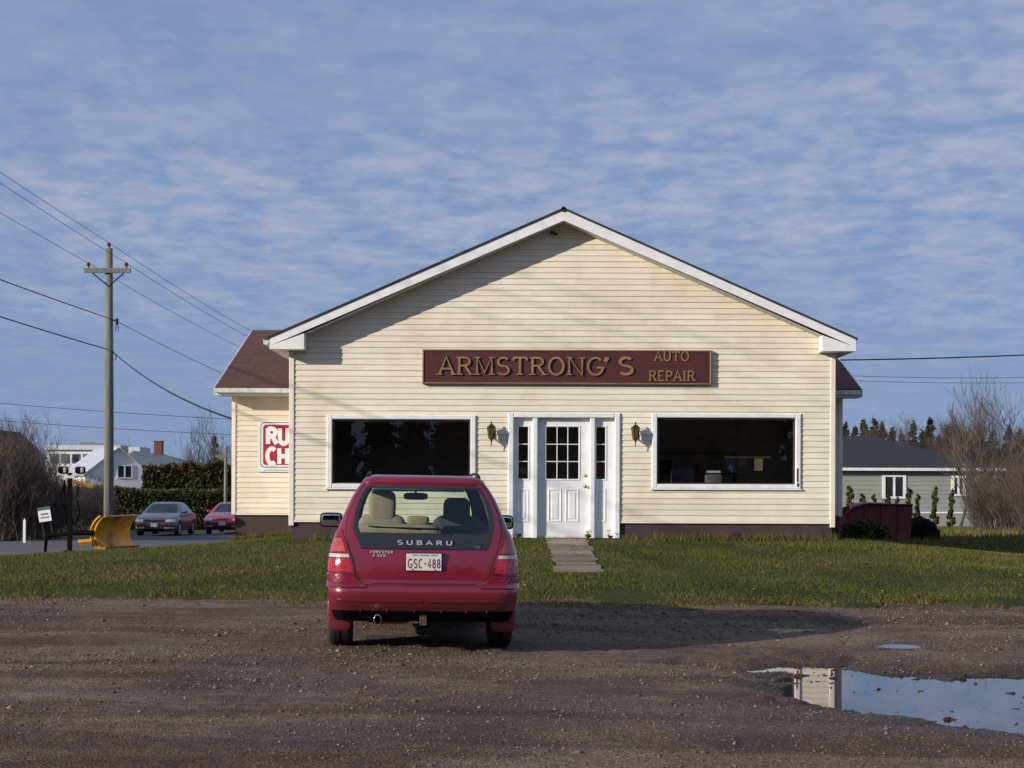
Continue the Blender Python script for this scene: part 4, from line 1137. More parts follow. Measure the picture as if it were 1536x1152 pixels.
    def patch(s, mb, fin, fout, z0, z1, nz, ns, off, side=1, front=False, rim=True):
        G = []
        for i in range(nz+1):
            z = z0+(z1-z0)*i/nz; row = []
            T = s.total(z) if front else 0
            for j in range(ns+1):
                a = fin(z)+(fout(z)-fin(z))*j/ns; A = (T-a) if front else a
                p = s.P(A, z, side); e = 1e-3
                ds = s.P(A+e, z, side)-s.P(A-e, z, side)
                du = s.P(A, z+.004, side)-s.P(A, z-.004, side)
                n = ds.cross(du)*side
                n = n.normalized() if n.length > 1e-12 else Vector((0, -1, 0))
                if n.y > 0 and not front and abs(n.x) < .5: n = -n
                row.append((p, n))
            G.append(row)
        b = len(mb.v); W = ns+1
        for k in (off, -.004):
            for row in G:
                for p, n in row: q = p+n*k; mb.v.append((q.x, q.y, q.z))
        o = (nz+1)*W; fl = (side < 0) != front
        for i in range(nz):
            for j in range(ns):
                q = (b+i*W+j, b+i*W+j+1, b+(i+1)*W+j+1, b+(i+1)*W+j); mb.f.append(q[::-1] if fl else q)
        if rim:
            ring = [(0, j) for j in range(W)]+[(i, ns) for i in range(1, nz+1)]+[(nz, j) for j in range(ns-1, -1, -1)]+[(i, 0) for i in range(nz-1, 0, -1)]
            for k in range(len(ring)):
                (i0, j0), (i1, j1) = ring[k], ring[(k+1) % len(ring)]
                q = (b+i0*W+j0, b+o+i0*W+j0, b+o+i1*W+j1, b+i1*W+j1); mb.f.append(q[::-1] if fl else q)
        return mb

def wheel(parent, x, y, r_, w, side):
    wh = bpy.data.objects.new('wheel', None); col.objects.link(wh); wh.parent = parent; wh.location = (x, y, r_)
    rp = r_*.66; h = w/2
    MB().lathe([(rp, -h*.9), (r_*.90, -h), (r_*.975, -h*.86), (r_, -h*.6), (r_, -.012), (r_-.009, -.010), (r_-.009, .010), (r_, .012), (r_, h*.6), (r_*.975, h*.86), (r_*.90, h), (rp, h*.9), (rp, -h*.9)], 40, (0, 0, 0), 'x').build('tyre', M_rubber, wh, smooth=False)
    rm_ = MB().lathe([(rp, h*.88*side), (rp-.015, h*.84*side), (rp-.03, h*.5*side), (rp-.03, -h*.8*side)], 28, (0, 0, 0), 'x')
    for k in range(6):
        a = 2*math.pi*k/6; ca, sa = math.cos(a), math.sin(a); xo = h*.70*side
        rm_.tube([(xo, .03*ca, .03*sa), (xo*.95, (rp-.02)*ca, (rp-.02)*sa)], [.038, .030], 5)
    rm_.lathe([(0, h*.84*side), (.045, h*.82*side), (.055, h*.6*side)], 14, (0, 0, 0), 'x')
    rm_.build('rim', M_rim, wh)
    MB().lathe([(0, .0), (rp-.04, .0)], 20, (-h*.2*side, 0, 0), 'x').build('brake_disc', M_dark_under, wh)
    return wh

FOR = [  # z, yr, yf, w, rr, rf, xr, xf
 (.24,.21,4.22,.800,.16,.30,.50,.55),(.31,.105,4.36,.838,.18,.30,.50,.55),(.36,.050,4.40,.854,.19,.30,.50,.55),(.42,.014,4.43,.862,.19,.30,.50,.55),(.48,-.006,4.45,.866,.19,.30,.51,.55),
 (.525,0,4.44,.868,.19,.30,.52,.55),(.545,.014,4.43,.868,.19,.30,.525,.55),(.556,.040,4.43,.867,.19,.30,.53,.55),(.564,.070,4.42,.866,.18,.30,.532,.55),(.572,.082,4.42,.866,.175,.30,.533,.55),(.66,.086,4.40,.864,.17,.31,.534,.55),(.74,.094,4.36,.861,.17,.32,.537,.55),
 (.80,.104,4.28,.854,.17,.33,.54,.55),(.872,.122,3.97,.840,.17,.30,.552,.58),(.94,.143,3.57,.822,.165,.22,.574,.62),(1.006,.166,3.24,.796,.15,.14,.602,.64),
 (1.05,.190,3.17,.777,.14,.13,.616,.635),(1.10,.222,3.09,.756,.125,.12,.620,.62),(1.21,.298,2.90,.708,.09,.10,.610,.59),(1.33,.383,2.68,.652,.07,.09,.572,.545),
 (1.42,.447,2.50,.602,.06,.09,.524,.50),(1.448,.466,2.44,.582,.06,.09,.506,.485),(1.475,.462,2.36,.562,.08,.09,.46,.46),(1.505,.458,2.22,.545,.10,.10,.42,.42),(1.532,.50,2.02,.515,.12,.12,.38,.38),(1.550,.62,1.78,.450,.12,.12,.30,.30)]
FOR = [(a, b_, c, w*(.972 if a < .9 else .972+.028*min(1, (a-.9)/.4)), *rest) for a, b_, c, w, *rest in FOR]
BELT = (.62,1.22,1.30,2.05,2.13,2.96); TOP = (.84,1.24,1.32,2.02,2.10,2.34)
ZS_F = sorted(set([f[0] for f in FOR]+[.27,.39,.45,.61,.70,.77,.84,.905,.975,1.155,1.27,1.375]))
car_x, car_y = X_(635.5, 14.05), 14.0
CZ = float(gz(car_x, 14.9))+.0
car = thing('hatchback_wagon', 'dark red estate car parked tail-on at the lawn edge before the shop', 'car', (car_x, car_y, CZ-.012), (0, R(.7), R(4.7)))
L = Loft(FOR, BELT, TOP, 1.006, 1.448, .05, (.95, 3.475), .365, .275)
kc = L.kcol; NC = L.ncol
def region(z, j):
    if 1.006 < z < 1.448:
        if j < L.SEG_R: return 'rear_window'
        if j >= NC-1-L.SEG_R: return 'windscreen'
        for a, c in ((1, 2), (3, 4), (5, 6)):
            if kc[a] <= j < kc[c] and z < 1.42: return 'side%d' % a
    if .872 < z < 1.006 and j < L.SEG_R: return 'garnish'
    return 'body'
body = L.mesh(ZS_F, lambda z, j: region(z, j) == 'body').build('body', M_red, car, smooth=True)
L.mesh(ZS_F, lambda z, j: region(z, j) == 'rear_window', False).build('rear_window', M_glass_car, car, smooth=True)
ws_ = L.mesh(ZS_F, lambda z, j: region(z, j) == 'windscreen', False).build('windscreen', M_glass_car, car, smooth=True)
for k in (1, 3, 5):
    full = L.mesh(ZS_F, lambda z, j: region(z, j) == 'side%d' % k, False)
    for sd in (1, -1):
        mb = half(full, sd)
        mb.build('side_window', M_glass_car, car, smooth=True)
LI = Loft(FOR, BELT, TOP, 1.006, 1.448, .05, inset=.03)
LI.mesh([z for z in ZS_F if .87 < z < 1.52]+[1.525], lambda z, j: region(z, j) == 'body', True).build('interior_lining', M_trimgrey, car, smooth=True)
# black panel below the rear window with raised lettering and badge
gar = MB(); L.patch(gar, lambda z: -.0, lambda z: np.interp(z, [.872, .94, 1.012], [.552, .580, .602]), .876, 1.012, 5, 10, .008, 1)
L.patch(gar, lambda z: 0, lambda z: np.interp(z, [.872, .94, 1.012], [.552, .580, .602]), .876, 1.012, 5, 10, .008, -1)
gar = gar.build('tailgate_panel', M_blackgloss, car, smooth=False)
def split_text(s_, x, z, h, width, t, y0, dep, gap, name, mat, par):
    ws = width/h/(sum(GL[c][0] for c in s_)+gap*(len(s_)-1))
    for c in s_:
        mb = MB(); glyph(mb, c, x, z, h, ws, t, y0, dep); mb.build(name, mat, par); x += (GL[c][0]+gap)*ws*h
split_text('SUBARU', -.235, .918, .040, .485, .19, .134, .008, .45, 'letter', M_letter_silver, gar)
MB().lathe([(0, -.008), (.028, -.006), (.032, .004)], 16, (.475, .142, .915), 'y').build('badge', M_chrome, gar)
for sd in (1, -1):   # frit band round the rear glass
    fb = MB(); ed = lambda z: np.interp(z, [1.0, 1.05, 1.10, 1.21, 1.33, 1.42, 1.45], [.602, .616, .620, .610, .572, .524, .506])
    L.patch(fb, lambda z: ed(z)-.032-.02*sst(1.1, 1.0, z), lambda z: ed(z)+.006, 1.008, 1.445, 10, 2, .003, sd, rim=False)
    L.patch(fb, lambda z: 0, lambda z: ed(z)-.033, 1.424, 1.446, 2, 6, .003, sd, rim=False)
    L.patch(fb, lambda z: 0, lambda z: ed(z)-.053, 1.008, 1.024, 2, 6, .003, sd, rim=False)
    fb.build('rear_window_seal', M_blackgloss, car)
tx = MB(); text(tx, 'FORESTER', -.475, .838, .020, .200, .24, .120, .005, gap=.25, shear=.15); text(tx, '2.5XS', -.455, .808, .020, .115, .24, .116, .005, gap=.2, shear=.15)
tx.build('model_lettering', M_letter_silver, car)
# wiper
wp = MB().tube([(-.46, .17, 1.075), (-.1, .16, 1.068), (.13, .165, 1.062)], [.007, .009, .011], 5).tube([(.13, .165, 1.062), (.20, .14, 1.03)], .012, 6)
wp.tube([(-.49, .185, 1.082), (-.02, .163, 1.056)], .006, 4).build('rear_wiper', M_black, car)
# tail lamps
lin = lambda z: np.interp(z, [.655, .70, .80, .90, 1.0, 1.05], [.605, .615, .640, .675, .712, .735])
lout = lambda z: np.interp(z, [.655, .80, .90, 1.0, 1.05], [1.0, 1.0, .97, .89, .79])
for sd in (1, -1):
    tl = L.patch(MB(), lin, lout, .655, 1.045, 12, 10, .010, sd).build('tail_lamp', M_lens_dark, car)
    L.patch(MB(), lambda z: lin(z)+.03, lambda z: lout(z)-.10, .845, .965, 6, 8, .0135, sd).build('upper_lens', M_lens_pink, tl)
    L.patch(MB(), lambda z: lin(z)+.015, lambda z: lout(z)-.02, .796, .824, 3, 8, .0145, sd).build('reversing_lens', M_lens_clear, tl)
    L.patch(MB(), lambda z: lin(z)+.02, lambda z: lout(z)-.02, .672, .786, 4, 8, .0135, sd).build('stop_lens', M_lens_red, tl)
# tailgate seams
for sd in (1, -1):
    sm = MB(); si = lambda z: np.interp(z, [.566, .61, .66, .70, .80, .872, .94, 1.006, 1.10, 1.21, 1.33, 1.45, 1.50], [.46, .545, .592, .602, .625, .655, .672, .692, .698, .668, .622, .552, .50])
    L.patch(sm, lambda z: si(z)-.004, lambda z: si(z)+.004, .575, 1.47, 26, 1, .0012, sd, rim=False)
    sm.build('tailgate_seam', M_dark_under, car)
sm = MB()
for sd in (1, -1): L.patch(sm, lambda z: 0, lambda z: .46, .567, .579, 1, 8, .0015, sd, rim=False)
sm.build('tailgate_gap', M_dark_under, car)
# bumper: shoulders, crease and lower valance, painted black for the shade underneath
for sd in (1, -1):
    L.patch(MB(), lambda z: np.interp(z, [.54, .645], [.50, .62]), lambda z: 1.02, .535, .648, 5, 10, .018, sd).build('bumper_shoulder', M_red, car, smooth=False)
    L.patch(MB(), lambda z: .02, lambda z: .78, .405, .425, 2, 10, .008, sd).build('bumper_crease', M_red, car)
    L.patch(MB(), lambda z: .0, lambda z: .86, .242, .316, 3, 12, .004, sd).build('shade_valance', M_matte, car)
for x in (-.55, -.32, -.08, .16, .38, .56): MB().cbox(x-.004, x+.004, .085, .13, .305, .33, .002).build('bumper_fin', M_red, car)
# licence plate in its recess
pl = MB().cbox(-.166, .166, .078, .12, .682, .848, .006).build('plate_frame', M_black, car)
lp = MB().cbox(-.155, .155, .068, .077, .690, .840, .003).build('licence_plate', M_plate, car)
split_text('GSC-488', -.142, .714, .078, .284, .15, .068, .002, .22, 'plate_character', M_platered, lp)
tx = MB()
for x, w in ((-.10, .05), (-.035, .08), (.06, .06)): tx.box(x, x+w, .0665, .068, .822, .831)
tx.build('plate_print', M_greyprint, lp)
MB().lathe([(0, -.004), (.006, -.003), (.007, .004)], 8, (-.10, .067, .699), 'y').lathe([(0, -.004), (.006, -.003), (.007, .004)], 8, (.10, .067, .699), 'y').build('plate_screws', M_black, lp)
# roof rails
for sd in (1, -1):
    x = sd*.505
    MB().tube([(x, .60, 1.50), (x-sd*.004, .65, 1.545), (x-sd*.01, .76, 1.566), (x-sd*.012, 1.3, 1.575), (x-sd*.01, 1.85, 1.566), (x-sd*.004, 1.98, 1.535), (x, 2.02, 1.495)], [.022, .019, .015, .013, .015, .019, .022], 8).build('roof_rail', M_black, car, smooth=True)
# door mirrors
for sd in (1, -1):
    mm = MB().sbox((sd*.90, 2.88, 1.075), (.120, .075, .080), .45).tube([(sd*.74, 2.92, 1.02), (sd*.84, 2.90, 1.045)], [.035, .045], 8).build('door_mirror', M_black, car, smooth=True)
    MB().sbox((sd*.90, 2.812, 1.075), (.100, .012, .063), .3).build('mirror_glass', M_mirror, mm, smooth=True)
# wheels and arches
for y in (.95, 3.475):
    for sd in (1, -1):
        wheel(car, sd*.735, y, .325, .215, sd)
        ar = MB(); n = 14
        for i in range(n+1):
            a = math.pi*i/n-.18 if i == 0 else (math.pi*i/n+.18 if i == n else math.pi*i/n)
            for x, rr in ((.50, .372), (.825, .372)): ar.v.append((sd*x, y+rr*math.cos(a), .33+rr*math.sin(a)))
        for i in range(n): ar.f.append((2*i, 2*i+1, 2*i+3, 2*i+2))
        ar.build('wheel_housing', M_dark_under, car)
for sd in (1, -1):
    mf = MB(); y = .575
    mf.sbox((sd*.745, y-.02, .32), (.112, .030, .15), .35, rot=None).build('mud_flap', M_red, car, smooth=True)
# underside
ub = MB().box(-.50, .50, .45, 4.1, .24, .40).box(-.62, .62, .16, .44, .30, .40).box(-.62, .62, 1.35, 3.05, .24, .40)
ub.build('underbody', M_dark_under, car)
MB().sbox((-.30, .42, .285), (.22, .16, .075), .5).tube([(-.38, .35, .27), (-.395, .02, .262)], .026, 10, False).build('silencer', M_steel_rust, car, smooth=True)
MB().lathe([(.030, 0), (.034, 0), (.034, .12), (.030, .12), (.030, 0)], 16, (-.40, .0, .262), 'y').build('exhaust_tip', M_chrome, car, smooth=True)
MB().box(-.03, .03, .03, .35, .225, .285).box(-.42, .42, .30, .35, .245, .295).box(-.12, -.04, .10, .13, .235, .247).build('tow_hitch', M_steel_rust, car)
# cabin
MB().box(-.72, .72, .24, 1.22, .86, .90).build('load_floor', M_trimgrey, car)
rs_ = MB().sbox((-.24, 1.32, .88), (.44, .10, .20), .35).build('rear_seat_back', M_beige, car, smooth=True); rs_['label'] = 'beige part of the rear seat back'
MB().sbox((.42, 1.32, .87), (.28, .10, .20), .35).build('rear_seat_back', M_charcoal, car, smooth=True)
MB().sbox((-.03, 1.32, 1.115), (.11, .05, .045), .5).build('rear_headrest', M_beige, car, smooth=True)
for sx, m_, dz in ((-.37, M_beige, 0), (.37, M_charcoal, -.06)):
    st_ = MB().sbox((sx, 1.98, .80), (.25, .10, .36), .4, 20, 12).build('front_seat', m_, car, smooth=True)
    MB().sbox((sx, 1.95, 1.24+dz), (.135, .065, .16), .45, 20, 12).build('headrest', m_, st_, smooth=True)
    MB().sbox((sx, 2.25, .50), (.25, .28, .10), .4).build('cushion', m_, st_, smooth=True)
MB().box(-.74, .74, 2.72, 3.05, .60, .955).sbox((-.37, 2.72, .97), (.20, .12, .06), .6).build('dashboard', M_black, car)
sw = MB().lathe([(.165, 0), (.182, .012), (.195, 0), (.182, -.012), (.165, 0)], 24, (-.37, 2.55, .93), 'y')
sw.tube([(-.37, 2.55, .93), (-.37, 2.70, .90)], .04, 8).box(-.53, -.21, 2.545, 2.56, .915, .945).build('steering_wheel', M_black, car)
MB().sbox((-.03, 2.42, 1.345), (.125, .025, .038), .5).tube([(-.03, 2.42, 1.36), (-.03, 2.50, 1.41)], .012, 6).build('rear_view_mirror', M_black, car, smooth=True)
tb_ = MB()
for sd in (1, -1): L.patch(tb_, lambda z: 0, lambda z: .47, 1.40, 1.438, 2, 6, -.006, sd, True, rim=False)
tb_.build('shade_band', M_teal, ws_)
# front lamps, grille (hidden from here)
ZM0, ZM1 = [.0, .24, .31, .55, .872, 1.006, 1.448, 1.55, 1.6], [.02, .285, .382, .605, .927, 1.054, 1.486, 1.588, 1.635]
for sd in (1, -1): L.patch(MB(), lambda z: .45, lambda z: .80, .66, .78, 4, 8, .008, sd, True).build('headlamp', M_head, car)
MB().box(-.42, .42, 4.39, 4.46, .62, .74).build('grille', M_black, car)

def remap(o):
    for ch in o.children:
        if ch.name.split('.')[0] in ('wheel', 'wheel_housing', 'mud_flap'): continue
        n = len(ch.data.vertices); co = np.empty(n*3, np.float32); ch.data.vertices.foreach_get('co', co); co = co.reshape(-1, 3)
        co[:, 2] = np.interp(co[:, 2], ZM0, ZM1); ch.data.vertices.foreach_set('co', co.ravel()); ch.data.update(); remap(ch)
remap(car)
SED = [
 (.20,.16,4.52,.80,.2,.32,.5,.5),(.28,.05,4.64,.845,.22,.34,.5,.5),(.40,0,4.69,.865,.24,.36,.5,.5),(.52,-.01,4.70,.872,.24,.38,.5,.5),(.62,.0,4.66,.872,.24,.40,.5,.5),(.70,.02,4.58,.868,.22,.42,.5,.55),
 (.76,.05,4.45,.862,.22,.42,.5,.56),(.82,.09,4.22,.852,.2,.38,.5,.57),(.87,.16,3.90,.842,.2,.32,.52,.6),(.91,.40,3.60,.830,.2,.24,.56,.63),(.95,.78,3.40,.815,.16,.15,.60,.65),
 (1.02,.92,3.24,.785,.14,.12,.58,.62),(1.12,1.10,3.02,.738,.12,.11,.555,.585),(1.24,1.32,2.74,.675,.1,.1,.515,.535),(1.31,1.46,2.56,.630,.09,.1,.48,.50),(1.345,1.56,2.44,.60,.1,.1,.45,.46),(1.375,1.75,2.28,.54,.12,.12,.40,.40),(1.39,1.92,2.12,.45,.09,.09,.3,.3)]
SB_ = (1.02,1.30,1.38,2.10,2.18,3.18); ST_ = (1.52,1.56,1.62,2.02,2.08,2.36)
def sedan(name, label, mat, loc, rz, grille):
    t = thing(name, label, 'car', loc, (0, 0, rz))
    Q = Loft(SED, SB_, ST_, .95, 1.31, .06, (.98, 3.75), .355, .31); kq = Q.kcol; nq = Q.ncol
    zs = sorted(set([f[0] for f in SED]+[.24,.34,.46,.57,.66,.985,1.07,1.18]))
    def rg(z, j):
        if .95 < z < 1.31:
            if j < Q.SEG_R: return 'rear_window'
            if j >= nq-1-Q.SEG_R-1: return 'windscreen'
            for a, c in ((1, 2), (3, 4), (5, 6)):
                if kq[a] <= j < kq[c] and a != 1: return 'side%d' % a
        return 'body'
    Q.mesh(zs, lambda z, j: rg(z, j) == 'body').build('body', mat, t, smooth=True)
    for nm in ('rear_window', 'windscreen'): Q.mesh(zs, lambda z, j: rg(z, j) == nm, False).build(nm, M_glass_dark, t, smooth=True)
    for k in (3, 5):
        full = Q.mesh(zs, lambda z, j: rg(z, j) == 'side%d' % k, False)
        for sd in (1, -1):
            mb = half(full, sd); mb.build('side_window', M_glass_dark, t, smooth=True)
    MB().box(-.70, .70, 1.0, 3.3, .3, .86).sbox((-.36, 2.0, .95), (.22, .1, .22), .4).sbox((.36, 2.0, .95), (.22, .1, .22), .4).build('cabin', M_trimgrey, t)
    for sd in (1, -1):
        Q.patch(MB(), lambda z: .46, lambda z: .90, .60, .70, 3, 8, .008, sd, True).build('headlamp', M_head, t)
        Q.patch(MB(), lambda z: .40, lambda z: .82, .33, .40, 2, 6, .006, sd, True).build('fog_lamp', M_lens_clear if grille else M_head, t)
        mm = MB().sbox((sd*.92, 2.98, .98), (.10, .07, .06), .5).build('door_mirror', mat, t, smooth=True)
        for y in (.98, 3.75):
            wheel(t, sd*.765, y, .31, .20, sd)
            ar = MB(); n = 12
            for i in range(n+1):
                a = math.pi*i/n
                for x in (.5, .855): ar.v.append((sd*x, y+.36*math.cos(a), .31+.36*math.sin(a)))
            for i in range(n): ar.f.append((2*i, 2*i+1, 2*i+3, 2*i+2))
            ar.build('wheel_housing', M_dark_under, t)
        sb = MB()
        Q.patch(sb, lambda z: .02, lambda z: .86, .455, .475, 1, 10, .012, sd, True); sb.build('bumper_strip', M_trimgrey if grille else mat, t)
        gr_ = MB(); Q.patch(gr_, lambda z: 0, lambda z: .40, .24, .315, 2, 6, .004, sd, True); gr_.build('air_intake', M_black, t)
        gr_ = MB(); Q.patch(gr_, lambda z: 0, lambda z: .42 if grille else .25, .62, .672, 2, 6, .006, sd, True); gr_.build('grille', M_black, t)
    MB().box(-.15, .15, 4.70, 4.72, .40, .55).build('licence_plate', M_plate, t)
    MB().box(-.6, .6, .4, 4.3, .2, .35).build('underbody', M_dark_under, t)
    return t
sx = X_(231, 65); sedan('sedan_car', 'mauve grey saloon parked on the lane facing the lot', M_mauve, (sx, 69.7, float(gz(sx, 68))), R(180), True)
sx = X_(336, 69.5); sedan('sedan_car', 'bright red saloon on the lane half hidden by the shop wing', M_red2, (sx, 74.2, float(gz(sx, 72))), R(179), False)
# ------------------------------------------------------------------ poles and wires
PX, PY = -12.6, 50.0; pz = float(gz(PX, PY))
pole = thing('utility_pole', 'weathered wooden utility pole with crossarm standing behind the yellow plough', 'utility pole', (PX, PY, pz))
o_ = (PX, PY, pz)
MB().tube([(PX, PY, pz-.3), (PX, PY, 4), (PX-.02, PY, 9.0)], [.165, .145, .115], 12).build('shaft', M_pole, pole, o_, True)
MB().box(PX-.76, PX+.70, PY-.20, PY-.10, 8.22, 8.36).build('crossarm', M_pole, pole, o_)
MB().tube([(PX-.5, PY-.15, 8.22), (PX, PY-.12, 7.80)], .02, 4).build('brace', M_insul, pole, o_); MB().tube([(PX+.5, PY-.15, 8.22), (PX, PY-.12, 7.80)], .02, 4).build('brace', M_insul, pole, o_)
for x, z in ((PX-.62, 8.36), (PX+.56, 8.36), (PX-.02, 9.0)):
    MB().lathe([(.0, 0), (.03, 0), (.03, .06), (.065, .07), (.05, .11), (.06, .13), (.04, .18), (0, .19)], 8, (x, PY-(.15 if z < 9 else 0), z)).build('insulator', M_insul, pole, o_)
MB().lathe([(0, -.1), (.05, -.1), (.06, .08), (0, .1)], 8, (PX+.24, PY-.05, 6.72)).tube([(PX+.10, PY-.05, 6.75), (PX+.25, PY-.05, 6.75)], .025, 5).tube([(PX+.22, PY-.05, 6.65), (PX+.21, PY-.05, 6.4)], .014, 4).tube([(PX+.28, PY-.05, 6.65), (PX+.29, PY-.05, 6.4)], .014, 4).build('cable_clamp', M_insul, pole, o_)
MB().tube([(PX+.12, PY-.05, 5.8), (PX+.24, PY-.05, 5.62), (PX+.18, PY-.05, 5.5)], .018, 5).build('cable_hook', M_insul, pole, o_)
def wire(a, b_, sag, r_, label, mat=M_wire, n=28):
    a, b_ = Vector(a), Vector(b_); pts = []
    for i in range(n+1):
        t = i/n; p = a.lerp(b_, t); p.z -= sag*4*t*(1-t); pts.append(p)
    return tag(MB().tube(pts, r_, 4).build('wire', mat), label, 'wire')
near = lambda dx, z: (-15.1+dx, -8, z)
far = lambda dx, z: (-7.2+dx, 108, z)
ZI = 8.52
wire(near(-.62, 11.8), (PX-.62, PY-.15, ZI), .35, .008, 'thin power wire on the left-hand insulator of the pole crossarm', M_wire)
wire((PX-.62, PY-.15, ZI), far(-.62, 7.6), .9, .009, 'thin power wire running on behind the wing from the crossarm left end', M_wire2)
wire(near(.56, 12.0), (PX+.56, PY-.15, ZI), .35, .008, 'thin power wire on the right-hand insulator of the pole crossarm', M_wire)
wire((PX+.56, PY-.15, ZI), far(.56, 7.6), .9, .009, 'thin power wire running on behind the wing from the crossarm right end', M_wire2)
wire(near(0, 12.7), (PX-.02, PY, 9.18), .4, .008, 'topmost power wire meeting the pole top pin', M_wire)
wire((PX-.02, PY, 9.18), far(0, 8.1), .9, .009, 'topmost power wire running on from the pole top behind the wing', M_wire2)
wire(near(.1, 8.4), (PX+.1, PY-.1, 6.78), .5, .015, 'black telephone cable reaching the upper clamp of the pole', M_wire)
wire((PX+.24, PY-.05, 6.72), far(.1, 5.6), .8, .011, 'thin grey cable running on from the pole clamp to behind the wing', M_wire2)
wire(near(.1, 7.9), (PX-.1, PY-.1, 5.86), .55, .017, 'heavy black cable meeting the pole at the lower hook', M_wire)
wire((PX+.14, PY-.05, 5.75), (WX0-.02, 33.2, 2.90), .25, .022, 'black service cable dropping from the pole to the shop wing', M_wire)
wire((-44, 128, 8.4), (10, 150, 7.6), .9, .022, 'faint upper cable strung far off above the white building', M_wire2)
wire((-44, 130, 7.0), (10, 152, 6.6), .9, .020, 'faint lower cable strung far off above the white building', M_wire2)
wire((6.2, 36.5, 4.50), (24, 44, 6.1), .22, .016, 'black overhead cable leaving the right end of the shop roof', M_wire)
wire((14, 96, 8.62), (44, 100, 9.1), .5, .017, 'upper faint grey cable far behind the grey bungalow', M_wire2)
wire((14, 96, 8.35), (44, 100, 8.75), .5, .015, 'lower faint grey cable far behind the grey bungalow', M_wire2)
def plain_pole(x, y, z1, r_, label):
    z0 = float(gz(x, y)); t = thing('utility_pole', label, 'utility pole', (x, y, z0))
    MB().tube([(x, y, z0-.3), (x, y, z1)], [r_, r_*.75], 8).build('shaft', M_pole, t, (x, y, z0), True)
    MB().box(x-.5, x+.5, y-.08, y+.02, z1-.5, z1-.4).build('crossarm', M_pole, t, (x, y, z0))
    return t
plain_pole(X_(338.5, 78), 78, Z_(672, 78), .10, 'slim pale pole beside the clipped hedge near the red saloon')
plain_pole(-7.2, 108, 8.0, .13, 'far utility pole standing behind the shop wing')
plain_pole(-15.1, -8, 12.7, .15, 'tall utility pole at the roadside beside the gravel lot')

# ------------------------------------------------------------------ snow plough parked on its stand
QX, QY = X_(150, 30), 30.0; qz = float(gz(-8.0, 30))
plow = thing('snow_plough', 'detached yellow snowplough blade with black light mast standing on the lane', 'snow plough', (QX, QY, qz))
o_ = (QX, QY, qz)
bl = MB(); bx0, bx1 = X_(150, 30), X_(176, 30); n = 12
tv = Vector((bx1-bx0+.02, 1.25, 0)); nv = Vector((tv.y, -tv.x, 0)).normalized(); p0 = Vector((bx0, QY-.12, qz))
prof = []
for i in range(n+1):
    a = R(-58+116*i/n); prof.append((.42*(1-math.cos(a))-.06, .33+.33*math.sin(a)/math.sin(R(58))))
for d_, z_ in prof:
    for base in (p0, p0+tv):
        for th in (0, -.03): q = base+nv*(d_+th); bl.v.append((q.x, q.y, qz+z_))
for i in range(n):
    a = 4*i; bl.f += [(a, a+2, a+6, a+4), (a+3, a+1, a+5, a+7), (a+1, a, a+4, a+5), (a+2, a+3, a+7, a+6)]
blade = bl.build('blade', M_yellow, plow, o_, True)
e0 = p0+nv*(prof[0][0]); e1 = e0+tv
MB().add([tuple(e0-nv*.04), tuple(e1-nv*.04), tuple(e1+nv*.01), tuple(e0+nv*.01)]+[(q.x, q.y, qz+.09) for q in (e0-nv*.04, e1-nv*.04, e1+nv*.01, e0+nv*.01)], [(0, 3, 2, 1), (4, 5, 6, 7), (0, 1, 5, 4), (1, 2, 6, 5), (2, 3, 7, 6), (3, 0, 4, 7)]).build('cutting_edge', M_steel_rust, plow, o_)
e0 = p0+nv*(prof[-1][0]); e1 = e0+tv
MB().tube([(e0.x, e0.y, qz+.67), (e1.x, e1.y, qz+.67)], .02, 6).build('top_rail', M_beige, plow, o_)
for k in range(4):
    base = p0+tv*(k/3*.98+.01); pts = []
    for d_, z_ in prof: q = base+nv*(d_-.085); pts.append((q.x, q.y, qz+z_))
    MB().tube(pts, .045, 4).build('blade_rib', M_yellow, plow, o_)
mx = X_(107, 30)
MB().box(mx-.038, mx+.038, QY-.13, QY-.06, qz, qz+1.48).build('mast', M_matte, plow, o_)
MB().box(mx-.09, mx+.09, QY-.18, QY-.02, qz, qz+.03).build('mast_foot', M_matte, plow, o_)
MB().tube([(mx-.08, QY-.08, qz+.5), (mx-.11, QY-.08, qz+1.35)], .022, 5).tube([(mx-.12, QY-.1, qz+.8), (mx-.18, QY-.1, qz+1.0), (mx-.1, QY-.1, qz+1.3)], .02, 5).tube([(mx+.1, QY-.1, qz+.5), (mx+.19, QY-.12, qz+.75), (mx+.12, QY-.1, qz+1.0), (mx+.17, QY-.1, qz+1.25)], .018, 5).build('hydraulic_hoses', M_matte, plow, o_)
MB().tube([(mx-.22, QY-.1, qz+1.46), (mx+.26, QY-.1, qz+1.44)], .03, 6).box(mx-.10, mx+.10, QY-.16, QY-.06, qz+1.38, qz+1.43).build('lamp_bar', M_whitew, plow, o_)
for dx in (-.13, .19):
    hl = MB().sbox((mx+dx, QY-.08, qz+1.53), (.088, .09, .068), .5).build('plough_lamp', M_matte, plow, o_, True)
    MB().sbox((mx+dx+.05, QY-.16, qz+1.53), (.026, .016, .048), .4).build('lens', M_head, hl, o_, True)
MB().tube([(mx+.05, QY-.1, qz+1.32), (mx+.42, QY-.05, qz+1.22)], .045, 6).build('lift_arm', M_yellow, plow, o_)
MB().tube([(mx+.02, QY-.1, qz+.36), (bx0-.10, QY-.12, qz+.36)], .055, 6).tube([(mx-.45, QY-.05, qz+.30), (mx, QY-.08, qz+.34)], .05, 6).tube([(mx-.45, QY-.05, qz+.30), (mx-.47, QY-.05, qz)], .03, 6).build('push_frame', M_matte, plow, o_)
MB().tube([(mx+.18, QY-.15, qz+.18), (bx0-.10, QY-.15, qz+.20)], .06, 6).build('angle_ram', M_yellow, plow, o_)
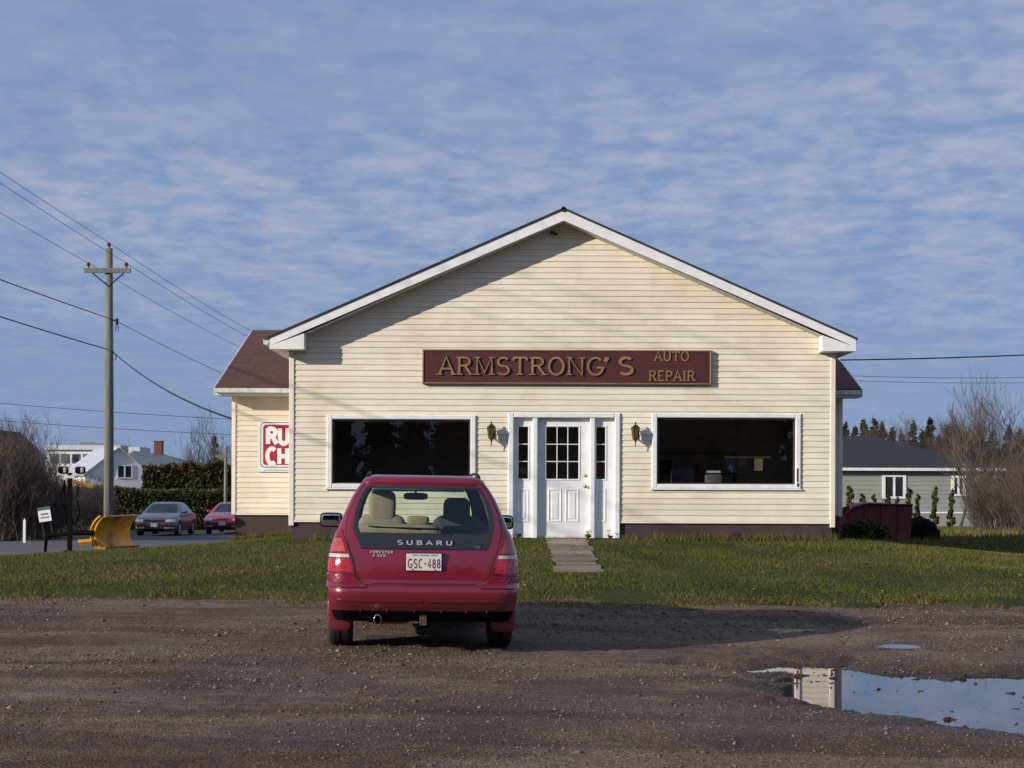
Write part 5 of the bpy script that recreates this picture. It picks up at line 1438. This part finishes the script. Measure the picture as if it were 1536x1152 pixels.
for k in range(7): 
    a = k/7; MB().lathe([(.018, -.006), (.03, -.006), (.03, .006), (.018, .006), (.018, -.006)], 8, (mx+.14+.03*math.sin(k*2.1), QY-.12, qz+.45+.09*k), 'y' if k % 2 else 'x').build('chain_link', M_insul, plow, o_)

# small roadside sign and stake
ys_ = thing('yard_sign', 'small tilted white notice board with green heading by the lane', 'sign', (X_(74, 44), 44, float(gz(X_(74, 44), 44))), (0, R(-9), 0))
MB().box(-.17, .17, -.012, .012, .62, 1.02).build('board', M_signwhite, ys_); MB().box(-.17, .17, -.015, -.0125, .93, 1.02).build('heading', M_green, ys_)
MB().box(-.10, .10, -.015, -.0125, .80, .85).box(-.12, .12, -.015, -.0125, .71, .75).build('print', M_greyprint, ys_)
for x in (-.12, .12): MB().box(x-.012, x+.012, .013, .03, 0, .75).build('leg', M_insul, ys_)
tag(MB().box(-.035, .035, -.03, .03, -.1, .62).add([(-.035, -.03, .62), (.035, -.03, .62), (.035, .03, .62), (-.035, .03, .62), (0, 0, .70)], [(0, 1, 4), (1, 2, 4), (2, 3, 4), (3, 0, 4)]).build('marker_stake', M_signwhite), 'short white wooden marker stake at the edge of the lane', 'stake').location = (X_(37, 46), 46, float(gz(X_(37, 46), 46)))

# ------------------------------------------------------------------ vegetation
def add_rnd(o, seed=0, per=3):
    n = len(o.data.vertices); r = np.random.default_rng(seed); v = np.repeat(r.random(n//per+1), per)[:n]
    a = o.data.attributes.new('rnd', 'FLOAT', 'POINT'); a.data.foreach_set('value', v.astype(np.float32)); return o
def bare_tree_mesh(h, r0, seed, levels, nchild, spread, up=.25, len0=.45):
    r = random.Random(seed); trunk = MB(); br = MB()
    def grow(p, d, ln, rad, lv):
        pts, rs, q = [p], [rad], p; dd = d.copy(); n = 4 if lv < 2 else 3
        for i in range(n):
            dd = (dd+Vector((r.gauss(0, .16), r.gauss(0, .16), r.gauss(.03, .10)+up*.12))).normalized()
            q = q+dd*ln/n; pts.append(q); rs.append(rad*(1-.45*(i+1)/n))
        (trunk if lv == 0 else br).tube(pts, rs, 6 if lv == 0 else (4 if lv == 1 else 3), False)
        if lv >= levels: return
        for k in range(nchild[min(lv, len(nchild)-1)]):
            t = r.uniform(.35, 1.0) if k else 1.0
            i = min(int(t*n), n-1); base = pts[i].lerp(pts[i+1], t*n-i)
            ang = r.uniform(0, 2*math.pi); sp_ = spread*r.uniform(.6, 1.3)*(0.45 if k == 0 else 1)
            u = dd.orthogonal().normalized(); w = dd.cross(u)
            nd_ = (dd*math.cos(sp_)+(u*math.cos(ang)+w*math.sin(ang))*math.sin(sp_)+Vector((0, 0, up))).normalized()
            grow(base, nd_, ln*r.uniform(.55, .82), max(rad*(.5 if k else .6)*r.uniform(.8, 1.1), .008), lv+1)
    grow(Vector((0, 0, -.1)), Vector((r.gauss(0, .05), r.gauss(0, .05), 1)).normalized(), h*len0, r0, 0)
    return trunk, br
def bare_tree(h, r0, seed, levels=5, nchild=(4, 4, 3, 3), spread=.6, up=.25, mb=M_bark, mt=M_twig, len0=.45):
    t = bpy.data.objects.new('bare_tree', None); col.objects.link(t)
    a, c = bare_tree_mesh(h, r0, seed, levels, nchild, spread, up, len0)
    a.build('trunk', mb, t); c.build('branches', mt, t)
    return t
def shrub(h, seed, stems=26, w=1.2, mt=M_twig2):
    r = random.Random(seed); t = bpy.data.objects.new('bare_shrub', None); col.objects.link(t); st_ = MB(); tw = MB()
    for k in range(stems):
        a = r.uniform(0, 6.283); ro = w*math.sqrt(r.random())*.55
        p = Vector((ro*math.cos(a), ro*math.sin(a), -.05)); d = Vector((math.cos(a)*r.uniform(.02, .35), math.sin(a)*r.uniform(.02, .35), 1)).normalized()
        ln = h*r.uniform(.55, 1.0); pts = [p]; q = p; dd = d
        for i in range(5):
            dd = (dd+Vector((r.gauss(0, .13), r.gauss(0, .13), .04))).normalized(); q = q+dd*ln/5; pts.append(q)
        st_.tube(pts, [.020, .016, .013, .010, .008, .006], 3, False)
        for j in range(16):
            i = r.randint(1, 4); b0 = pts[i].lerp(pts[i+1], r.random()); aa = r.uniform(0, 6.283)
            d2 = Vector((math.cos(aa)*.6, math.sin(aa)*.6, r.uniform(.4, 1.1))).normalized(); l2 = r.uniform(.3, .8)*h*.28
            m1_ = b0+d2*l2*.5; m2_ = b0+d2*l2+Vector((r.gauss(0, .06), r.gauss(0, .06), .05))
            tw.tube([b0, m1_, m2_], [.009, .007, .004], 3, False)
            for u in range(3):
                d3 = Vector((r.gauss(0, .6), r.gauss(0, .6), .7)).normalized(); tw.tube([m1_.lerp(m2_, r.random()), m2_+d3*l2*.5], [.006, .003], 3, False)
    st_.build('stems', M_bark, t); tw.build('twigs', mt, t)
    return t
def leaf_cloud(n, sampler, size, seed):
    r = np.random.default_rng(seed); P = sampler(r, n); n = len(P)
    a = r.normal(size=(n, 3)); a /= np.linalg.norm(a, axis=1)[:, None]; b_ = np.cross(a, r.normal(size=(n, 3))); b_ /= np.linalg.norm(b_, axis=1)[:, None]
    s_ = size*r.uniform(.6, 1.4, (n, 1))
    return np.stack([P-a*s_*.5, P+a*s_*.5, P+b_*s_], 1).reshape(-1, 3)
def conifer(h, w, seed, n=3800, mat=M_spruce, size=.26, name='spruce_tree', droop=.35, cone=1.0):
    t = bpy.data.objects.new(name, None); col.objects.link(t); rr = random.Random(seed)
    MB().tube([(0, 0, -.2), (.03, 0, h*.5), (0, 0, h*.97)], [h*.016+.03, h*.010+.02, .015], 6).build('trunk', M_conetrunk, t)
    r = np.random.default_rng(seed); P = []
    nb = int(16+h*6)
    for k in range(nb):
        f_ = .06+.93*(k/nb)**.95; z = h*f_; ln = w*(1-f_)**cone*r.uniform(.55, 1.15)+.06*w; a = r.uniform(0, 6.283)
        m_ = max(8, int(n/nb*(ln/w+.15)*1.6)); u = r.random(m_)**.6
        side = r.normal(0, .10*w*(.4+.6*(1-f_)), m_)*(.35+u*.65)
        zz = z-droop*ln*u**1.4+r.normal(0, .05*w+.02, m_)+.12*ln*u**3
        P.append(np.stack([np.cos(a)*ln*u-np.sin(a)*side, np.sin(a)*ln*u+np.cos(a)*side, zz], -1))
    P = np.concatenate(P); V = leaf_cloud(len(P), lambda r_, n_: P, size, seed)
    o = np_obj('crown', V, np.arange(len(V)).reshape(-1, 3), mat, t); add_rnd(o, seed)
    return t
def place(proto, used, x, y, s_=1.0, rz=0.0, label=None, cat=None, group=None, sz=None, zoff=0.0):
    o = proto if proto.name not in used else copy_tree(proto)
    used.add(proto.name)
    o.location = (x, y, float(gz(x, y))-.02+zoff); o.rotation_euler = (0, 0, rz); o.scale = (s_, s_, sz or s_)
    return tag(o, label, cat, group)
USED = set(); r = random.Random(21)
T1 = bare_tree(8, .16, 5, 6, (5, 4, 4, 3, 3), .55, .22); T2 = bare_tree(8, .17, 9, 6, (4, 4, 4, 3, 3), .62, .15); T3 = bare_tree(8, .13, 14, 5, (6, 5, 4, 4), .5, .35, M_bark, M_twig2)
T6 = bare_tree(8, .13, 41, 6, (8, 5, 3, 3, 2), .62, .22, M_bark, M_twig_far, .30); T4 = bare_tree(8, .14, 23, 5, (4, 4, 3, 3), .58, .2, M_bark, M_twig_far); T5 = bare_tree(8, .15, 29, 5, (5, 3, 3, 3), .62, .2, M_bark, M_twig_far)
S1 = shrub(3.6, 3); S2 = shrub(3.2, 8, 30, 1.5); S3 = shrub(3.8, 12, 24, 1.1, M_twig); S4 = shrub(3.0, 19, 34, 1.7, M_twig)
C1 = conifer(9, 2.1, 2); C2 = conifer(9, 1.6, 6, 3000); C3 = conifer(9, 2.6, 11, 4200, droop=.2)
# left thicket of leafless shrubs
lab = 'leafless brown shrub in the thicket beside the lane, left of the plough'
for i in range(34):
    px = -45+r.random()*130; D = r.uniform(50, 64); x = X_(px, D)
    hh_ = .86 if px < 30 else (.76 if px < 55 else .58)
    place((S1, S2, S3, S4)[i % 4], USED, x, D, hh_*r.uniform(.85, 1.15), r.uniform(0, 6), lab, 'shrub', 'thicket of bare shrubs by the lane')
for i in range(14):
    px = 25+r.random()*165; D = r.uniform(66, 76); place((S2, S4, S1)[i % 3], USED, X_(px, D), D, r.uniform(.55, .8), r.uniform(0, 6), 'low leafless shrub at the foot of the hedges behind the utility pole', 'shrub', 'low bare shrubs behind the pole')
# right thicket
lab = 'leafless brown shrub in the thicket in front of the grey bungalow'
for i in range(19):
    px = 1446+r.random()**.6*150; D = r.uniform(50, 68); x = X_(px, D)
    place((S3, S1, S3, S2)[i % 4], USED, x, D, r.uniform(.55, .82)*(1.05 if px > 1480 else .8), r.uniform(0, 6), lab, 'shrub', 'thicket of bare shrubs by the bungalow')
place(T6, USED, X_(1490, 62), 62, .62, 1.0, 'tall leafless tree rising out of the thicket beside the bungalow', 'tree', None, .88)
place(T5, USED, X_(1540, 60), 60, .62, 2.0, 'leafless tree at the far side of the bungalow thicket', 'tree')
place(T3, USED, X_(1440, 70), 70, .60, 2.0, 'slim leafless sapling by the bungalow corner', 'tree')
# bare trees far behind on the left
lab = 'far leafless tree on the skyline behind the white buildings'
for px, D, s_ in ((18, 90, .72), (62, 100, .85), (80, 108, .8), (178, 165, .85), (196, 170, .9), (212, 168, .75), (292, 120, .8), (312, 110, .85), (330, 112, .95), (344, 106, .9), (40, 120, .8), (-10, 95, .8), (365, 118, .9), (390, 112, .85), (415, 118, .9), (440, 110, .8)):
    place((T4, T5)[int(px) % 2], USED, X_(px, D), D, s_*.85, px*.7, lab, 'tree', 'far bare trees on the left skyline')
place(C2, USED, X_(322, 128), 128, .72, 0, 'lone dark conifer among bare trees behind the tall brown hedge', 'tree')
tag(place(T3, USED, X_(4, 82), 82, .62, 3.0), 'leafless tree above the thicket at the left end', 'tree')
# woods behind the grey bungalow
lab = 'dark spruce standing in the wood behind the grey bungalow'
for i, px in enumerate((1268, 1282, 1296, 1311, 1324, 1338, 1352, 1369, 1383, 1395, 1408, 1422, 1436, 1450, 1468, 1490, 1512, 1530, 1552)):
    D = 104+12*((i*7) % 5)/5; top = (636, 641, 632, 630, 635, 645, 652, 634, 648, 628, 655, 640, 644, 650, 638, 648, 640, 646, 642)[i]
    s_ = (Z_(top, D)+.45)/9.0
    place((C1, C2, C3)[i % 3], USED, X_(px, D), D, s_*1.15, i*1.3, lab, 'tree', 'spruces in the wood behind the bungalow', s_)
lab = 'leafless brown tree in the wood behind the grey bungalow'
for i, px in enumerate((1275, 1303, 1330, 1346, 1362, 1378, 1402, 1416, 1430, 1446, 1460, 1478, 1500, 1520)):
    D = 95+(i*5) % 8; place((T3, T2, T1)[i % 3], USED, X_(px, D), D, .56+.1*((i*3) % 4)/4, i*2.1, lab, 'tree', 'bare trees in the wood behind the bungalow')
# spruces across the road, seen in the window glass
lab = 'tall dark spruce across the road, mirrored in the shop windows'
for i in range(64):
    x = -34+i*1.15+r.uniform(-.5, .5); y = (-40, -43, -46)[i % 3]+r.uniform(-1, 1)
    place((C3, C1, C3, C2)[i % 4], USED, x, y, r.uniform(1.1, 1.5) if x > -4 else r.uniform(.78, 1.02), i*1.7, lab, 'tree', 'spruces across the road')
# young cedars before the bungalow
CE = conifer(1.2, .15, 31, 1500, M_cedar, .05, 'cedar_shrub', .0, .35)
ORD = ('first', 'second', 'third', 'fourth', 'fifth', 'sixth', 'seventh', 'eighth', 'ninth')
for k_, (px, tp) in enumerate(((1275, 723), (1294, 735), (1311, 736), (1332, 737), (1346, 740), (1364, 726), (1377, 736), (1403, 724), (1428, 728))):
    D = 67; zt_ = Z_(tp, D); x = X_(px, D); h_ = zt_-float(gz(x, D))
    place(CE, USED, x, D, h_/1.2*.95, px, 'small columnar cedar, %s in the bungalow row counting from the shop' % ORD[k_], 'shrub', 'young cedars before the bungalow')
# hedges
def hedge(name, label, x0, x1, y, d, zt_, n, size, mat, seed, ragged):
    z0 = float(gz((x0+x1)/2, y)); cx = (x0+x1)/2; t = thing(name, label, 'hedge', (cx, y+d/2, z0))
    def smp(r_, n_):
        f = r_.random(n_); x = r_.uniform(x0, x1, n_); H = zt_-z0+fbm(x*1.3, x*0, 3, seed)*ragged
        yy = np.where(f < .55, r_.normal(.0, .05, n_), r_.uniform(0, d, n_)); zz = np.where(f < .55, r_.random(n_)*H, np.where(f < .9, H+r_.normal(0, .05, n_), r_.random(n_)*H))
        yy = yy+fbm(x*1.1, zz*1.1, 3, seed+3)*.35*(ragged+.25)
        return np.stack([x-cx, yy-d/2, zz-.02], -1)
    V = leaf_cloud(n, smp, size, seed); add_rnd(np_obj('foliage', V, np.arange(len(V)).reshape(-1, 3), mat, t), seed)
    st_ = MB()
    for k in range(9):
        x = (x0-cx)*.92+(x1-x0)*.92*k/8; st_.tube([(x, 0, -.05), (x+.05, .02, (zt_-z0)*.45), (x-.04, 0, (zt_-z0)*.85)], [.05, .035, .015], 5)
    st_.build('stems', M_bark, t)
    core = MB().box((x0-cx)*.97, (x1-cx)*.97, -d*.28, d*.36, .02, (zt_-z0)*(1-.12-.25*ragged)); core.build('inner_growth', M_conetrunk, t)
    return t
hedge('clipped_hedge', 'flat-topped clipped green hedge behind the parked saloons', X_(193, 79), X_(430, 79), 79, 1.3, Z_(740, 79), 25000, .13, M_hedge, 4, .08)
hedge('tall_hedge', 'tall shaggy brown-green hedge rising behind the clipped hedge', X_(216, 86), X_(440, 86), 86, 2.0, Z_(703, 86), 35000, .19, M_hedge_b, 9, .4)
hedge('tall_hedge', 'dark brown hedge in front of the white gabled house', X_(84, 88), X_(196, 88), 88, 1.6, Z_(737, 88), 13000, .17, M_hedge_b, 13, .35)
hedge('low_hedge', 'low dark evergreen growth along the shop wing beside the red skip', X_(1262, 39), X_(1318, 39), 38.0, .9, Z_(792, 38.4), 6000, .09, M_hedge, 17, .25)

# yellow dandelions and weeds by the threshold
def weed(x, y, h_, seed, flowers, label):
    z0 = float(gz(x, y)); t = thing('weed', label, 'plant', (x, y, z0)); rr = random.Random(seed); lf = MB(); 
    for k in range(14):
        a = rr.uniform(0, 6.283); l_ = h_*rr.uniform(.6, 1.1); e = Vector((math.cos(a)*l_*.7, math.sin(a)*l_*.7, l_*.6)); s_ = Vector((-math.sin(a), math.cos(a), 0))*.022
        m_ = e*.5+Vector((0, 0, l_*.25)); lf.add([(0, 0, 0), tuple(m_-s_), tuple(e), tuple(m_+s_)], [(0, 1, 2, 3)])
    lf.build('leaves', M_weed, t)
    for k in range(flowers):
        a = rr.uniform(0, 6.283); p = Vector((math.cos(a)*.07*rr.random(), math.sin(a)*.07*rr.random(), h_*rr.uniform(.7, 1.2)))
        fl = MB().lathe([(0, .012), (.02, .008), (.024, 0), (.0, -.008)], 8, tuple(p)).build('flower', M_dandelion, t)
        MB().tube([(0, 0, 0), tuple(p)], .003, 3).build('stalk', M_weed, fl)
M_weed = simple('weed_green', (.05, .085, .018), .7, 0, .3, 8); M_dandelion = simple('dandelion_yellow', (.60, .42, .02), .7, 0, .1, 8)
weed(1.33, 27.98, .16, 1, 6, 'yellow dandelions growing at the right end of the door step')
weed(3.95, 28.08, .22, 2, 0, 'broad-leaved weed against the foundation below the window right of the door')
weed(1.72, 28.02, .13, 3, 2, 'small weed at the foot of the right door casing')
weed(.12, 27.98, .17, 4, 0, 'leafy weed at the foot of the left sidelight')

# ------------------------------------------------------------------ red skip and tarp pile right of the shop
KD = 41.0; kx0, kx1 = X_(1268, KD), X_(1369, KD); kz = float(gz(8.6, KD)); zt_ = Z_(754, KD)
sk = thing('metal_skip', 'dull red open metal skip standing in the shade beside the shop', 'skip', ((kx0+kx1)/2, KD, kz)); o_ = ((kx0+kx1)/2, KD, kz)
poly = [(kx0+.12, kz+.06), (kx1-.05, kz+.06), (kx1, zt_-.02), (kx0+.55, zt_), (kx0+.2, zt_-.10), (kx0, zt_-.28)]
sh = MB(); n = len(poly); yb2 = KD+1.2
sh.add([(x, KD, z) for x, z in poly]+[(x, yb2, z) for x, z in poly], [tuple(range(n)), tuple(range(2*n-1, n-1, -1)), (0, n, n+1, 1), (1, n+1, n+2, 2), (5, n+5, n, 0)])
sh.build('tub', M_rustred, sk, o_)
MB().tube([(x, KD-.02, z) for x, z in poly[2:]], .03, 6).build('rim', M_rustred, sk, o_)
for f_ in (.3, .55, .8): x = kx0+(kx1-kx0)*f_; MB().box(x-.03, x+.03, KD-.04, KD-.002, kz+.08, zt_-.05).build('rib', M_rustred, sk, o_)
for x in (kx0+.3, kx1-.35): MB().box(x, x+.12, KD+.05, yb2-.05, kz-.1, kz+.06).build('skid', M_black, sk, o_)
MB().sbox((kx0+.75, KD+.6, zt_-.12), (.5, .45, .16), .7).build('load', M_steel_rust, sk, o_, True)
tx_ = (X_(1362, 42)+X_(1410, 42))/2
tp = MB().sbox((0, 0, .18), (.46, .5, .40), .6, 24, 14)
rr = random.Random(5); tp.v = [(x+rr.gauss(0, .02), y+rr.gauss(0, .02), z*(1-.35*abs(x)/.46)+rr.gauss(0, .03)) for x, y, z in tp.v]
tag(tp.build('tarp_pile', M_tarp, None, smooth=True), 'heap under a dark tarpaulin beside the red skip', 'pile').location = (tx_, 42.4, float(gz(tx_, 42.4))+.10)
rr = random.Random(8)
for k in range(16):
    px = rr.uniform(1340, 1440); D = rr.uniform(37, 43); x = X_(px, D); s_ = rr.uniform(.05, .13)
    b_ = MB().sbox((0, 0, s_*.3), (s_*rr.uniform(.8, 1.6), s_, s_*.7), .7, 8, 5); b_.v = [(x_+rr.gauss(0, s_*.1), y_+rr.gauss(0, s_*.1), z_+rr.gauss(0, s_*.1)) for x_, y_, z_ in b_.v]
    o = tag(b_.build('earth_clod', M_conetrunk), 'dark clod of earth lying in the shade near the tarpaulin heap', 'clod', 'earth clods by the skip'); o.location = (x, D, float(gz(x, D)))

# ------------------------------------------------------------------ grey bungalow on the right
HX0, HX1, HY0, HY1 = 7.0, X_(1497, 73), 73.4, 82.6; hz = -.12; he = Z_(704, 73)
HO = ((HX0+HX1)/2, HY0, hz); bun = thing('bungalow', 'low grey clapboard bungalow with charcoal hip roof and white fascia', 'house', HO)
HB = lambda mb, nm, mt, par=bun: mb.build(nm, mt, par, HO)
hw = HB(MB().box(HX0, HX1, HY0, HY1, hz-.2, he), 'wall', M_siding_grey)
z = .52; rw_ = random.Random(2)
wins = [(X_(1326, 73), X_(1362, 73), Z_(746, 73), Z_(710, 73)), (X_(1430, 73), X_(1452, 73), Z_(742, 73), Z_(711, 73))]
while z < he-.05:
    iv = [(HX0, HX1)]
    for o2 in wins:
        if z < o2[3] and z+.2 > o2[2]: iv = [p for a, c in iv for p in ((a, min(c, o2[0])), (max(a, o2[1]), c)) if p[1]-p[0] > .05]
    for a, c in iv: HB(MB().add([(a, HY0, z), (c, HY0, z), (c, HY0-.03, z), (a, HY0-.03, z), (c, HY0-.008, z+.2), (a, HY0-.008, z+.2)], [(0, 1, 2, 3), (3, 2, 4, 5)]), 'siding_board', M_siding_grey, hw)
    z += .2
HB(MB().box(HX0, HX1+.02, HY0-.05, HY0-.031, .44, .515), 'base_trim', M_white)
HB(MB().box(HX1-.10, HX1+.03, HY0-.06, HY0+.1, .52, he), 'corner_trim', M_white)
for x0, x1, z0, z1 in wins:
    f_ = HB(MB().box(x0, x0+.14, HY0-.07, HY0, z0, z1).box(x1-.14, x1, HY0-.07, HY0, z0, z1).box(x0+.14, x1-.14, HY0-.068, HY0, z1-.10, z1).box(x0+.14, x1-.14, HY0-.068, HY0, z0, z0+.10).box((x0+x1)/2-.05, (x0+x1)/2+.05, HY0-.066, HY0, z0+.1, z1-.1), 'window', M_white)
    for a, c in ((x0+.14, (x0+x1)/2-.05), ((x0+x1)/2+.05, x1-.14)): HB(MB().box(a, c, HY0-.035, HY0-.025, z0+.1, z1-.1), 'pane', M_winddark, f_)
ex0, ex1, ey0, ey1 = HX0-.4, HX1+.4, HY0-.45, HY1+.45; rz_ = Z_(652, 78); rx_a, rx_b = ex0+5, ex1-5.2; ym = (ey0+ey1)/2
HB(MB().add([(ex0, ey0, he+.14), (ex1, ey0, he+.14), (ex1, ey1, he+.14), (ex0, ey1, he+.14), (rx_a, ym, rz_), (rx_b, ym, rz_)], [(0, 1, 5, 4), (1, 2, 5), (2, 3, 4, 5), (3, 0, 4), (0, 3, 2, 1)]), 'roof', M_shingle_grey)
HB(MB().box(ex0+.01, ex1-.01, ey0+.01, ey0+.05, he+.0, he+.13).box(ex1-.05, ex1-.01, ey0+.05, ey1-.01, he+.0, he+.13), 'fascia', M_white)

# ------------------------------------------------------------------ buildings on the left skyline
def gable_house(name, label, x, y, w, d, he_, hr, rz, mw, mr, wins_, chim=None):
    z0 = float(gz(x, y)); t = thing(name, label, 'house', (x, y, z0), (0, 0, rz))
    MB().prism([(-w/2, -.3), (w/2, -.3), (w/2, he_), (0, hr), (-w/2, he_)], 0, d).build('wall', mw, t)
    k = (hr-he_)/(w/2); ov = .25
    for s_ in (-1, 1):
        p = [(0, -ov, hr+.08), (s_*(w/2+ov), -ov, he_-k*ov+.08), (s_*(w/2+ov), d+ov, he_-k*ov+.08), (0, d+ov, hr+.08)]
        ro = MB().add(p+[(a, b2, c-.10) for a, b2, c in p], [(0, 1, 2, 3), (7, 6, 5, 4), (0, 4, 5, 1), (1, 5, 6, 2), (2, 6, 7, 3)]).build('roof', mr, t)
        for u in range(1, 7):
            f_ = u/7*d; MB().tube([(s_*.1, f_, hr+.10-k*.1), (s_*(w/2+ov), f_, he_-k*ov+.10)], .025, 4).build('roof_seam', mr, ro)
    for x0, x1, z0_, z1 in wins_:
        f_ = MB().box(x0, x0+.1, -.06, 0, z0_, z1).box(x1-.1, x1, -.06, 0, z0_, z1).box(x0+.1, x1-.1, -.058, 0, z0_, z0_+.1).box(x0+.1, x1-.1, -.058, 0, z1-.1, z1).box((x0+x1)/2-.06, (x0+x1)/2+.06, -.056, 0, z0_+.1, z1-.1).build('window', M_white, t)
        for a, c in ((x0+.1, (x0+x1)/2-.06), ((x0+x1)/2+.06, x1-.1)): MB().box(a, c, -.03, -.02, z0_+.1, z1-.1).build('pane', M_winddark, f_)
    return t
D = 128; gx_ = X_(177, D)
gable_house('white_house', 'white gabled house with pale metal roof beyond the hedges', gx_, D, 5.2, 9, 3.4, 5.45, R(26), M_white, M_metalroof, [(-.1, 1.15, 3.0, 4.1)])
# long grey-roofed hall with brick chimney
D = 150; S_ = F/D; hl_o = (X_(225, D), D, float(gz(X_(225, D), D)))
hl = thing('long_hall', 'long low building with blue-grey roof and brick chimney behind the hedge', 'building', hl_o)
xa, xb = X_(168, D), X_(292, D); zr0, zr1 = Z_(679, D), Z_(692, D)
MB().add([(xa, D, hl_o[2]-.3), (xb, D, hl_o[2]-.3), (xb, D+12, hl_o[2]-.3), (xa, D+12, hl_o[2]-.3), (xa, D, 3.2), (xb, D, 3.2), (xb, D+12, 3.2), (xa, D+12, 3.2)], [(0, 1, 5, 4), (1, 2, 6, 5), (2, 3, 7, 6), (3, 0, 4, 7)]).build('wall', M_siding_grey, hl, hl_o)
zt1 = Z_(678, D+6)
rf = MB().add([(xa-.4, D-.4, 3.15), (xb+.4, D-.4, 3.15), (xb+.4, D+12.4, 3.15), (xa-.4, D+12.4, 3.15), (xa+.6, D+6, zt1), (xb-4.2, D+6, zt1-.35)], [(0, 1, 5, 4), (1, 2, 5), (2, 3, 4, 5), (3, 0, 4), (0, 3, 2, 1)]).build('roof', M_bluegrey, hl, hl_o)
cxx = X_(238, D+6); ch = MB().box(cxx-.38, cxx+.38, D+5.6, D+6.4, 3.4, Z_(665, D+6)).box(cxx-.44, cxx+.44, D+5.54, D+6.46, Z_(665, D+6), Z_(665, D+6)+.12).build('chimney', M_brick, rf, hl_o)
MB().box(X_(158, D), X_(176, D), D+9, D+12, 3.4, Z_(672, D+9)).build('dormer', M_metalroof, rf, hl_o)
# flat white commercial block
D = 178; S_ = F/D; xa, xb = X_(70, D), X_(178, D); fz0 = float(gz(xa, D)); fo = ((xa+xb)/2, D, fz0)
fb = thing('flat_roofed_block', 'flat-roofed white commercial block with a grey window band', 'building', fo)
MB().box(xa, xb, D, D+14, fz0-.3, Z_(677, D)).build('wall', M_white, fb, fo)
MB().box(xa-.3, xb+.3, D-.35, D+14.3, Z_(677, D), Z_(670, D)).build('parapet', M_metalroof, fb, fo)
for k in range(6):
    a = xa+.4+(xb-xa-.8)*k/6; c = xa+.4+(xb-xa-.8)*(k+1)/6-.35
    w_ = MB().box(a, c, D-.10, D-.001, Z_(697, D), Z_(683, D)).build('window', M_bluegrey, fb, fo); MB().box(a+.12, c-.12, D-.13, D-.101, Z_(695.5, D), Z_(684.5, D)).build('pane', M_winddark if k == 2 else M_bluegrey, w_, fo)
u0 = X_(112, D); ru = MB().box(u0, u0+1.3, D+2, D+4, Z_(670, D), Z_(665, D)).box(u0+1.3, u0+2.9, D+2, D+4, Z_(670, D), Z_(666, D)).build('roof_unit', M_greyprint, fb, fo)
# brown roofed house at the left edge of the skyline
D = 150; gable_house('brick_house', 'far reddish house peeping above the thicket', X_(-6, D), D, 5, 7, 5.3, 7.6, R(0), M_brick, M_shingle_grey, [(-.6, .6, 3.6, 4.6)])
